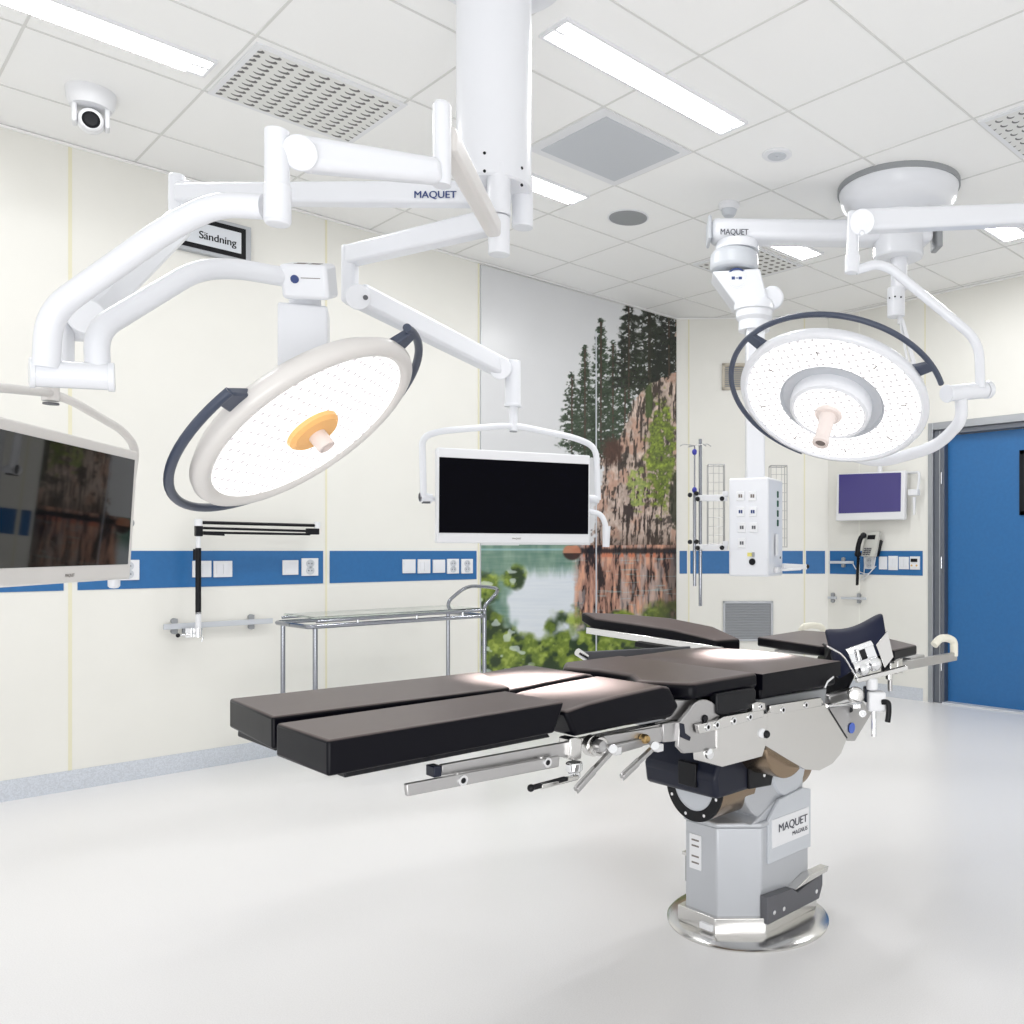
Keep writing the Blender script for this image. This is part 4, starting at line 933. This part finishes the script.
# back pad, gently domed
gr = []
for i in range(13):
    row = []
    for j in range(13):
        u = 1.243+.40*i/12; v = -.285+.57*j/12; s_ = math.sin(PI*j/12); q_ = math.sin(PI*min(1, i/12)); row.append(U(u, v, .846+.022*(s_**.6)*(q_**.5)))
    gr.append(row)
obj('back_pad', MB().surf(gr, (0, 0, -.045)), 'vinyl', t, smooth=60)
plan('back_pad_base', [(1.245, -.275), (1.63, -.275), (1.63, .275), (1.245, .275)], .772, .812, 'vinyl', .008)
# black bolster
obj('side_bolster', MB().prism([N(717, 694, -.012), N(755, 687.5, -.012), N(757, 691, -.012), N(756, 703, -.012), N(752, 710, -.012), N(722, 716, -.012), N(717.5, 714, -.012)], (0, .03, 0)), 'black', t, bevel=.006, bseg=3)
# raised arm board (far side)
aw = V((.15, .05, 0))
def armboard(name, p, q, w_, th_, pad_m='vinyl'):
    d_ = (q-p).normalized(); s_ = d_.cross(UP).normalized()
    if s_.dot(V((1, 0, 0))) < 0: s_ = -s_
    return d_, s_
p_, q_ = V((2.56, 2.04, .845)), V((2.315, 2.70, .908))
d_, s_ = armboard('', p_, q_, .15, .04)
bp2 = [aD(x, y, D_) for x, y, D_ in ((581, 611.5, 3.60), (625, 613.5, 3.52), (671, 617.5, 3.43), (713, 625.5, 3.34), (741, 639, 3.25), (716, 640.5, 3.20), (671, 630, 3.32), (630, 624, 3.41), (594, 619, 3.50))]
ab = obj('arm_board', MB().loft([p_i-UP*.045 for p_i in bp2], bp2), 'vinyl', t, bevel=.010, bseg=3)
p_, q_ = aD(722, 649, 3.2), aD(588, 629.5, 3.5)
d_ = (q_-p_).normalized(); s_ = d_.cross(UP).normalized(); s_ = s_ if s_.x > 0 else -s_
obj('board_rail', MB().bar(p_-UP*.004, q_-UP*.002, .03, .026), 'steel', ab, bevel=.003)
obj('board_bracket', MB().bar(p_+d_*.02-UP*.025, p_+d_*.36-UP*.025, .07, .02), 'black', ab, bevel=.003)
# far rail
obj('accessory_rail', MB().bar(V((1.80, TY+.33, .857)), V((2.3, TY+.33, .835)), .012, .026), 'darkgrey', t, bevel=.002)
obj('rail_end_clamp', MB().cyl(V((1.775, TY+.33, .872)), V((1.81, TY+.33, .852)), .012), 'chrome', t)
# head-end cross pad
cpz = .868
cpd = [oZ(757, 637, cpz), oZ(803, 630, cpz), oZ(880, 636, cpz), oZ(917, 645, cpz), oZ(894, 650, cpz), oZ(820, 646, cpz)]
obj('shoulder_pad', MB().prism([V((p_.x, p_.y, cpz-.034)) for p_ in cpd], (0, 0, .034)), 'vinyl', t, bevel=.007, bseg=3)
obj('shoulder_plate', MB().prism([V((p_.x, p_.y, cpz-.044)) for p_ in [cpd[0]*.7+cpd[5]*.3, cpd[1]*.7+cpd[4]*.3, cpd[3]*.85+cpd[5]*.15, cpd[4]]], (0, 0, .008)), 'satin', t)
# headrest cushion
Dh = 2.86
top = [(825, 629, .03), (836, 630, .01), (850, 629, 0), (862, 625, -.005), (874, 618, -.01), (885, 612, -.02)]
bot = [(838, 682, -.06), (848, 676, -.07), (858, 668, -.07), (870, 660, -.06), (882, 656, -.04), (892, 656, -.02)]
gr = []
for i in range(9):
    f = i/8; row = []
    for (a, b) in zip(top, bot):
        x = a[0]*(1-f)+b[0]*f; y = a[1]*(1-f)+b[1]*f; dd = a[2]*(1-f)+b[2]*f
        row.append(aD(x, y, Dh+dd+.025*math.cos(f*PI)*.5-.035*math.sin(f*PI)*.6))
    gr.append(row)
obj('headrest_cushion', MB().surf(gr, FW*.06), 'bluevinyl', t, smooth=60, sub=1)
obj('cushion_side', MB().prism([aD(829, 645, 2.84), aD(842, 660, 2.83), aD(856, 676, 2.82), aD(848, 692, 2.86), aD(820, 697, 2.92), aD(822, 665, 2.95)], FW*.12), 'black', t, bevel=.01, bseg=3)
obj('cushion_plate', MB().prism([aD(876, 645, 2.80), aD(887.5, 631, 2.82), aD(893.5, 657, 2.80), aD(885, 668, 2.78)], FW*.006), 'steel', t, bevel=.001)
obj('bracket_plate', MB().prism([aD(845.5, 649.5, 2.77), aD(871, 640.5, 2.77), aD(874, 645, 2.77), aD(849, 655, 2.77)], FW*.02).prism([aD(848, 653, 2.775), aD(858.5, 649, 2.775), aD(866, 670, 2.765), aD(856, 674, 2.765)], FW*.015).prism([aD(864, 647.5, 2.775), aD(873, 644.5, 2.775), aD(880, 663, 2.765), aD(871, 667, 2.765)], FW*.015), 'chrome', t, bevel=.002)
obj('bracket_joint', MB().cyl(aD(854, 668, 2.755), aD(876, 661, 2.755), .018).ball(aD(863, 669, 2.75), .022).ball(aD(874, 664, 2.75), .024).cyl(aD(861, 671, 2.76), aD(857, 650, 2.76), .006), 'chrome', t)
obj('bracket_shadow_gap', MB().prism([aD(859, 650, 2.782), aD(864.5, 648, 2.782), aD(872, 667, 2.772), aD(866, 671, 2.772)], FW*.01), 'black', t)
obj('cross_bar', MB().bar(aD(856, 680.5, 2.75), aD(907, 667.5, 2.78), .02, .014), 'steel', t, bevel=.002)
obj('tension_cable', MB().tube([aD(827, 646, 2.82), aD(843, 655, 2.77), aD(858, 679, 2.75)], .003, fillet=.02), 'chrome', t)
obj('rail_clamp', MB().cbox(aD(876, 701, 2.76), RT*.055, FW*.045, UP*.062).cyl(aD(872, 690, 2.76), aD(872, 678, 2.76), .018), 'plastic', t, bevel=.006)
obj('clamp_rod', MB().cyl(aD(874, 706, 2.76), aD(874, 736, 2.76), .0095), 'chrome', t)
obj('clamp_lever', MB().tube([aD(882, 702, 2.74), aD(888.5, 702, 2.73), aD(889, 712, 2.73), aD(887.5, 722, 2.73)], .009, fillet=.02), 'black', t)
obj('clamp_bracket', MB().cbox(aD(867, 694, 2.78), RT*.02, FW*.03, UP*.05), 'navyblack', t, bevel=.004)
obj('round_bracket', MB().lathe(aD(855, 695, 2.77), -FW, [(.028, 0), (.028, .015), (.02, .02)], 24).cbox(aD(856, 704, 2.775), RT*.03, FW*.02, UP*.03), 'steel', t, bevel=.003)
obj('cross_tube', MB().bar(aD(826, 700, 2.80), aD(852, 692.5, 2.85), .03, .034), 'satin', t, bevel=.008, bseg=3)
obj('locking_screw', MB().cyl(aD(850.5, 710, 2.75), aD(850.5, 710, 2.76), .008).ball(aD(829, 706, 2.75), .009), 'black', t)
obj('locking_screw', MB().lathe(aD(862, 713, 2.765), -FW, [(.011, 0), (.012, .01), (.006, .01), (.005, .004)], 16), 'chrome', t)
obj('tie_rod', MB().cyl(N(827, 706, -.02), N(861, 703, -.02), .004).tube([N(824.5, 688), N(827, 682), N(833, 677)], .004), 'chrome', t)
# long rail to the push handle
obj('push_bar', MB().bar(N(893, 667.5), N(955.5, 656.2), .016, .032), 'satin', t, bevel=.003)
obj('push_grip', MB().tube([N(954, 656), N(954, 641), N(948, 638, .01), N(940, 638.2, .02), N(934, 645, .03)], .0145, fillet=.04, seg=16), 'cream', t, bevel=0)
obj('push_grip', MB().tube([oY(801, 631, 2.10), oY(803, 627, 2.09), oY(812, 625, 2.08), oY(822, 627, 2.08), oY(824, 634, 2.08)], .014, fillet=.05, seg=16), 'cream', t)
obj('small_clamp', MB().cbox(N(889, 665.5, -.01), (.045, 0, 0), (0, .04, 0), (0, 0, .045)).cbox(N(896.5, 665.5, -.015), (.035, 0, 0), (0, .03, 0), (0, 0, .055)).cyl(N(889, 672, -.01), N(889, 680, -.01), .012), 'steel', t, bevel=.004)
obj('rail_pin', MB().cyl(N(890, 676, -.01), N(890, 691, -.01), .008), 'satin', t)
obj('end_block', MB().bar(N(905, 661, .03), N(918.5, 657.5, .03), .05, .025), 'satin', t, bevel=.003)
# --- foot end metalwork
obj('foot_rail', MB().prism([N(406.6, 784.5, -.01), N(560, 755.8, -.01), N(559, 767, -.01), N(407.7, 796.6, -.01)], (0, .012, 0)), 'satin', t, bevel=.002)
bo = MB(); bi = MB()
def bolt(px, py, dv, r=.010):
    p_ = N(px, py, dv); bo.lathe(p_, (0, -1, 0), [(r, 0), (r, .002), (r*.55, .002)], 18, cap=False); bi.lathe(p_-V((0, .0012, 0)), (0, -1, 0), [(r*.55, 0), (0, .0005)], 12)
for px, py in ((463, 780.5), (547.5, 762.5)): bolt(px, py, -.0105, .0105)
obj('frame_plate', MB().prism([N(442, 765, .012), N(573, 741, .012), N(570, 758, .012), N(560, 757, .012), N(442, 776, .012)], (0, .012, 0)), 'satin', t, bevel=.002)
obj('frame_tab', MB().prism([N(434, 767, -.004), N(442, 765.5, -.004), N(442, 776.5, -.004), N(434, 778, -.004)], (0, .03, 0)), 'navyblack', t, bevel=.002)
obj('stand_off', MB().cyl(N(457, 773, 0), N(457, 777, 0), .006).cyl(N(541, 757, 0), N(541, 760, 0), .006), 'steel', t)
obj('hinge_block', MB().prism([N(570, 739, 0), N(575, 737.5, 0), N(582.5, 738.5, 0), N(581.5, 759, 0), N(574, 761, 0), N(570.5, 757, 0)], (0, .04, 0)), 'steel', t, bevel=.003)
p_ = N(574, 762, .015)
obj('hinge_collar', MB().cyl(p_, N(574, 771, .015), .019).cyl(N(574, 771, .015), N(574, 778, .015), .014), 'chrome', t, bevel=.003)
lv = obj('clamp_lever', MB().bar(N(577, 777, .0), N(540, 786.5, -.03), .012, .012), 'steel', t, bevel=.003)
obj('lever_tip', MB().bar(N(566, 778.5, -.01), N(531, 788, -.035), .012, .008).ball(N(531, 788, -.035), .008), 'black', lv)
obj('linkage_bar', MB().prism([N(604, 736, .01), N(680, 723.5, .01), N(680.5, 741.5, .01), N(664, 741.5, .01), N(616, 752, .01), N(606, 757, .01)], (0, .012, 0)), 'satin', t, bevel=.002)
obj('linkage_bar', MB().prism([N(586, 739, .02), N(680, 720, .02), N(680, 724, .02), N(590, 747, .02)], (0, .03, 0)), 'steel', t, bevel=.002)
obj('lower_link', MB().prism([N(616, 745, -.003), N(643, 739, -.003), N(643, 747, -.003), N(618, 754, -.003)], (0, .01, 0)), 'satin', t, bevel=.002)
obj('joint_wheel', MB().lathe(N(601, 746.5, -.012), (0, 1, 0), [(.019, -.004), (.022, 0), (.022, .02)], 28).lathe(N(595, 746, .006), (0, 1, 0), [(.024, 0), (.024, .02)], 28), 'steel', t, bevel=.0015)
obj('wheel_hub', MB().lathe(N(603, 746.5, -.03), (0, 1, 0), [(.012, 0), (.014, .01), (.014, .02)], 24), 'satin', t)
obj('brass_knob', MB().lathe(N(648, 739.6, -.012), (0, 1, 0), [(.008, 0), (.0115, .006), (.0115, .02)], 20), 'gold', t)
for a, b in (((576, 790), (613, 749)), ((622, 777), (655, 746))):
    l_ = obj('release_lever', MB().bar(N(*a, -.05), N(*b, -.03), .01, .014, up=(0, 1, 0)).bar(N(*a, -.05), N((a[0]+b[0])/2, (a[1]+b[1])/2, -.04), .004, .022, up=(0, 0, 1)), 'satin', t, bevel=.003)
    obj('lever_boss', MB().cyl(N(b[0], b[1], -.045), N(b[0]+1, b[1], 0), .011).cbox(N(b[0]+3, b[1]+1.5, -.03), (.02, 0, 0), (0, .02, 0), (0, 0, .018)), 'chrome', l_, bevel=.002)
# knee joint
obj('strut', MB().prism([N(665.5, 720, .02), N(675, 700.5, .02), N(697, 699.5, .02), N(685, 720, .02)], (0, .04, 0)), 'satin', t, bevel=.002)
obj('joint_plate', MB().prism([N(680, 722, -.004)]+[N(704.5+15.5*math.cos(a), 717-17.5*math.sin(a), -.004) for a in [PI*.86-PI*.86*k/10 for k in range(11)]]+[N(718, 748, -.004), N(704, 751, -.004), N(697, 752.5, -.004), N(684, 753.5, -.004), N(678, 747, -.004)], (0, .012, 0)), 'satin', t, bevel=.002)
obj('joint_cover', MB().prism([N(680.5, 723, -.008), N(684.5, 724, -.008), N(685.5, 733, -.008), N(691, 737, -.008), N(690, 741, -.008), N(681, 737, -.008)], (0, .005, 0)), 'navyblack', t, bevel=.001)
obj('joint_slot', MB().lathe(N(705, 718.5, -.006), (0, 1, 0), [(.009, -.003), (.010, .002)], 16), 'black', t)
obj('block_joint', MB().prism([N(663, 724, .005), N(679, 721.5, .005), N(679.5, 741, .005), N(664, 742.5, .005)], (0, .02, 0)), 'satin', t, bevel=.002)
# near accessory rail + frame plates
obj('accessory_rail', MB().prism([N(698, 725, -.022), N(718, 720.5, -.022), N(724, 717, -.022), N(764, 709.5, -.022), N(764, 717, -.022), N(718, 730, -.022), N(700, 734, -.022)], (0, .014, 0)), 'steel', t, bevel=.002)
obj('accessory_rail', MB().prism([N(770, 706, -.022), N(821.5, 697.5, -.022), N(822, 706, -.022), N(780, 714, -.022), N(771, 713, -.022)], (0, .014, 0)), 'steel', t, bevel=.002)
obj('rail_cap', MB().prism([N(753, 704, -.026), N(758, 702, -.026), N(765.5, 702.5, -.026), N(766, 710, -.026), N(753.5, 712, -.026)], (0, .04, 0)), 'steel', t, bevel=.003)
for px, py in ((708, 727), (717, 725), (734, 721), (750, 717), (783, 710), (806, 705)): bolt(px, py, -.0225, .0095)
bolt(761, 706.5, -.0265, .007)
obj('bolt', bo, 'chrome', t); obj('bolt_recess', bi, 'black', t)
obj('frame_plate', MB().prism([N(717, 722, -.008), N(752, 714.5, -.008), N(768, 713, -.008), N(766.5, 742.6, -.008), N(762.5, 756.5, -.008), N(722.6, 767, -.008), N(705, 762, -.008), N(704, 751, -.008), N(717, 748, -.008)], (0, .04, 0)), 'steel', t, bevel=.002)
bp_ = [N(767, 712, -.004), N(780, 711, -.004), N(822, 699, -.004), N(828, 709, -.004), N(846.8, 739, -.004), N(841.5, 753, -.004), N(833, 763.5, -.004), N(820, 770.5, -.004), N(806, 769.6, -.004), N(789, 760, -.004), N(776, 752, -.004), N(763.5, 744.5, -.004)]
obj('frame_plate', MB().prism(bp_, (0, .05, 0)), 'steel', t, bevel=.002)
obj('frame_plate', MB().prism([N(828, 709, .006), N(862, 700, .006), N(872, 713, .006), N(855, 741, .006), N(848, 741, .006)], (0, .02, 0)), 'satin', t, bevel=.002)
obj('plate_joint', MB().bar(N(820.5, 711, -.005), N(820.5, 766, -.005), .003, .003).bar(N(829, 709, -.005), N(847, 738, -.005), .003, .003), 'black', t)
obj('rear_frame', MB().prism([p_+V((0, .50, 0)) for p_ in bp_], (0, .05, 0)), 'satin', t, bevel=.002)
obj('underside_drum', MB().cyl(U(1.41, -.255, .63), U(1.41, .255, .63), .11, seg=64), 'bronze', t, bevel=.004)
obj('under_beam', MB().prism([U(1.02, -.25, .70), U(1.60, -.25, .66), U(1.62, -.25, .76), U(.98, -.25, .775)], (0, .5, 0)), 'midgrey', t, bevel=.004)
obj('leg_beam', MB().prism([U(.50, .18, .735), U(1.0, .18, .72), U(1.0, .18, .77), U(.50, .18, .775)], (0, .03, 0)), 'satin', t, bevel=.003)
obj('blue_sticker', MB().lathe(N(851.7, 728, .004), (0, -1, 0), [(.017, 0), (.017, .002)], 24), 'bluedot', t)
obj('plate_button', MB().lathe(N(765, 734, -.01), (0, -1, 0), [(.011, 0), (.011, .008), (.008, .012)], 20), 'black', t)
obj('plate_button', MB().lathe(N(761.5, 733, -.008), (0, -1, 0), [(.013, 0), (.013, .005)], 20), 'plastic', t)
obj('plate_bolt', MB().lathe(N(710, 753.7, -.01), (0, -1, 0), [(.014, 0), (.014, .003), (.008, .006)], 20), 'chrome', t)
# --- column
cU0, cU1, cV = 1.35, 1.70, .125
def colbox(z0, z1, g=0, m='colgrey', nm='column_shell'):
    ch = .10
    uv = [(cU0-g, -cV+ch-g), (cU0+ch-g, -cV-g), (cU1+g, -cV-g), (cU1+g, cV+g), (cU0-g, .105+g)]
    return obj(nm, MB().prism([U(u, v, z0) for u, v in uv], (0, 0, z1-z0)), m, t, bevel=.006, bseg=3)
colbox(.035, .335)
colbox(.335, .352, .006, 'colgrey', 'column_collar')
obj('column_shoulder', MB().prism([U(1.40, -.12, .35), U(1.70, -.12, .35), U(1.70, -.12, .40), U(1.66, -.12, .415), U(1.52, -.12, .40)], (0, .24, 0)), 'colgrey', t, bevel=.006, bseg=3)
obj('label_panel', MB().prism([U(1.475, -.132, .215), U(1.705, -.132, .215), U(1.705, -.132, .405), U(1.66, -.132, .418), U(1.53, -.132, .405), U(1.475, -.132, .352)], (0, .012, 0)), 'palegrey', t, bevel=.003)
pl = obj('name_plate', MB().box(TX+1.49, TX+1.69, TY-.1345, TY-.132, .262, .350), 'plastic', t)
text('plate_text', 'MAQUET', U(1.52, -.1348, .305), (1, 0, 0), (0, 0, 1), .036, 'inkgrey', pl, bold=0, width=.16)
text('plate_text', 'MAGNUS', U(1.595, -.1348, .278), (1, 0, 0), (0, 0, 1), .019, 'inkgrey', pl, bold=0, width=.085)
lbx = U(cU0-.0015, 0, 0)
wl_ = obj('warning_label', MB().box(lbx.x-.001, lbx.x+.001, TY+.035, TY+.085, .187, .296), 'plastic', t)
mk = MB()
for z in (.276, .258, .225, .205): mk.box(lbx.x-.002, lbx.x-.001, TY+.045, TY+.075, z, z+.005)
obj('label_print', mk, 'mark', wl_)
obj('floor_plate', MB().lathe(U(1.535, 0, 0), UP, [(.262, 0), (.262, .004), (.252, .010), (.18, .014), (.0, .014)], 96), 'steel', t, smooth=50)
obj('plinth', MB().prism([U(u, v, .012) for u, v in ((1.335, -.03), (1.445, -.145), (1.72, -.145), (1.72, .145), (1.335, .125))], (0, 0, .05)), 'steel', t, bevel=.003)
obj('foot_tab', MB().cbox(U(1.345, .0, .03), (.04, 0, 0), (0, .05, 0), (0, 0, .02)), 'plastic', t, bevel=.003)
obj('side_guard', MB().prism([U(1.44, -.155, .045), U(1.72, -.155, .045), U(1.74, -.155, .085), U(1.74, -.155, .125), U(1.60, -.155, .10), U(1.57, -.155, .12), U(1.44, -.155, .13)], (0, .03, 0)), 'darkgrey', t, bevel=.003)
obj('guard_trim', MB().prism([U(1.58, -.16, .115), U(1.76, -.16, .125), U(1.77, -.16, .14), U(1.66, -.16, .14)], (0, .035, 0)), 'steel', t, bevel=.002)
gb = MB()
for u, z in ((1.47, .075), (1.52, .072), (1.70, .075)): gb.cyl(U(u, -.158, z), U(u, -.154, z), .007)
obj('guard_bolt', gb, 'chrome', t)
obj('side_guard', MB().box(TX+1.42, TX+1.46, TY+.125, TY+.17, .10, .19), 'darkgrey', t, bevel=.003)
obj('guard_trim', MB().box(TX+1.41, TX+1.47, TY+.12, TY+.175, .19, .20), 'steel', t)
# knee drum, saddle and motor housing
obj('saddle', MB().lathe(U(1.53, -.115, .505), (0, 1, 0), [(.165, 0), (.165, .23)], 64).prism([U(1.44, -.11, .36), U(1.69, -.11, .37), U(1.70, -.11, .56), U(1.42, -.11, .60)], (0, .22, 0)), 'colgrey', t, bevel=.006, bseg=3)
obj('saddle_disc', MB().lathe(U(1.60, -.122, .49), (0, 1, 0), [(.085, 0), (.09, .008)], 48), 'palegrey', t)
obj('steel_drum', MB().lathe(U(1.62, 0, .49), (1, 0, 0), [(.10, 0), (.11, .02), (.11, .13), (.10, .14)], 48), 'bronze', t)
fc = U(1.265, -.01, .485)
obj('motor_drum', MB().lathe(fc, (1, 0, 0), [(.105, 0), (.113, .006), (.113, .16)], 64), 'bronze', t)
obj('drum_face', MB().lathe(fc-V((.006, 0, 0)), (1, 0, 0), [(.080, .001), (.080, 0), (.112, 0), (.114, .008)], 64, cap=False), 'black', t)
obj('drum_label', MB().lathe(fc-V((.003, 0, 0)), (1, 0, 0), [(.0805, 0), (.0805, .003)], 48), 'palegrey', t)
db = MB()
for k in range(8):
    a = 2*PI*k/8+.3; db.cyl(fc+V((-.008, math.cos(a)*.097, math.sin(a)*.097)), fc+V((-.004, math.cos(a)*.097, math.sin(a)*.097)), .005, seg=10)
obj('drum_screw', db, 'chrome', t)
obj('motor_housing', MB().prism([U(1.205, -.15, .475), U(1.475, -.15, .475), U(1.505, -.15, .53), U(1.515, -.15, .66), U(1.255, -.15, .66), U(1.195, -.15, .54)], (0, .29, 0)), 'navyblack', t, bevel=.014, bseg=3)
mh = obj('housing_cover', MB().prism([U(1.345, -.158, .48), U(1.455, -.158, .47), U(1.495, -.158, .60), U(1.475, -.158, .66), U(1.345, -.158, .65)], (0, .02, 0)), 'black', t, bevel=.004)
obj('cover_screw', MB().cyl(U(1.440, -.161, .60), U(1.440, -.157, .60), .006).cyl(U(1.415, -.161, .51), U(1.415, -.157, .51), .006), 'chrome', mh)
obj('housing_rod', MB().cyl(U(1.215, -.06, .66), U(1.435, -.10, .64), .02), 'satin', t)
obj('housing_recess', MB().box(TX+1.192, TX+1.205, TY-.08, TY-.01, .50, .57), 'black', t, bevel=.002)

# ================================================================ LIGHT, CAMERA
def area(name, loc, rot, size, sy, power, col=(1, 1, 1)):
    l = bpy.data.lights.new(name, 'AREA'); l.shape = 'RECTANGLE'; l.size = size; l.size_y = sy; l.energy = power; l.color = col
    o = bpy.data.objects.new(name, l); COL.objects.link(o); o.location = loc; o.rotation_euler = rot; return o
def aim(o, tgt): o.rotation_euler = (V(tgt)-o.location).to_track_quat('-Z', 'Y').to_euler()
a = area('ceiling_fill_light', (-.6, -.6, .5), (0, 0, 0), 2.5, 1.5, 46); aim(a, (2.9, 2.7, 3.2))  # unseen fill lamp added behind the camera to brighten the ceiling
for i, (x, y, w_) in enumerate(((.72, 3.88, 1.0), (2.93, 3.79, .55), (4.75, 3.36, .35), (5.34, 2.2, .4), (2.65, 2.61, 1.0))):
    a = area('fixture_light', (x, y, Zc-.02), (0, 0, 0), w_, .13, 11)
    a.visible_camera = True
def spot(name, loc, tgt, power, deg, blend, rad):
    l = bpy.data.lights.new(name, 'SPOT'); l.energy = power; l.spot_size = math.radians(deg); l.spot_blend = blend; l.shadow_soft_size = rad; l.color = (1, .97, .95)
    o = bpy.data.objects.new(name, l); COL.objects.link(o); o.location = loc; aim(o, tgt); return o
spot('lamp_beam', c1+n1_*.12, U(.70, .02, .86), 1500, 16, .9, .08)
spot('lamp_beam', c2+n2_*.22, U(1.50, -.03, .87), 2400, 14, .9, .08)
wd = bpy.data.worlds.new('room_world'); bpy.context.scene.world = wd; wd.use_nodes = True
wd.node_tree.nodes['Background'].inputs[0].default_value = (1, 1, 1, 1); wd.node_tree.nodes['Background'].inputs[1].default_value = .9
cam = bpy.data.cameras.new('camera'); co = bpy.data.objects.new('camera', cam); COL.objects.link(co)
co.location = CAM; co.rotation_euler = (PI/2, 0, math.atan2(FW.y, FW.x)-PI/2)
cam.sensor_width = 36; cam.sensor_fit = 'HORIZONTAL'; cam.lens = F/1024*36
cam.shift_x = (512-CX)/1024; cam.shift_y = (HY-512)/1024; cam.clip_start = .05
bpy.context.scene.camera = co
sc_ = bpy.context.scene
sc_.view_settings.view_transform = 'Standard'; sc_.view_settings.look = 'None'; sc_.view_settings.exposure = .22
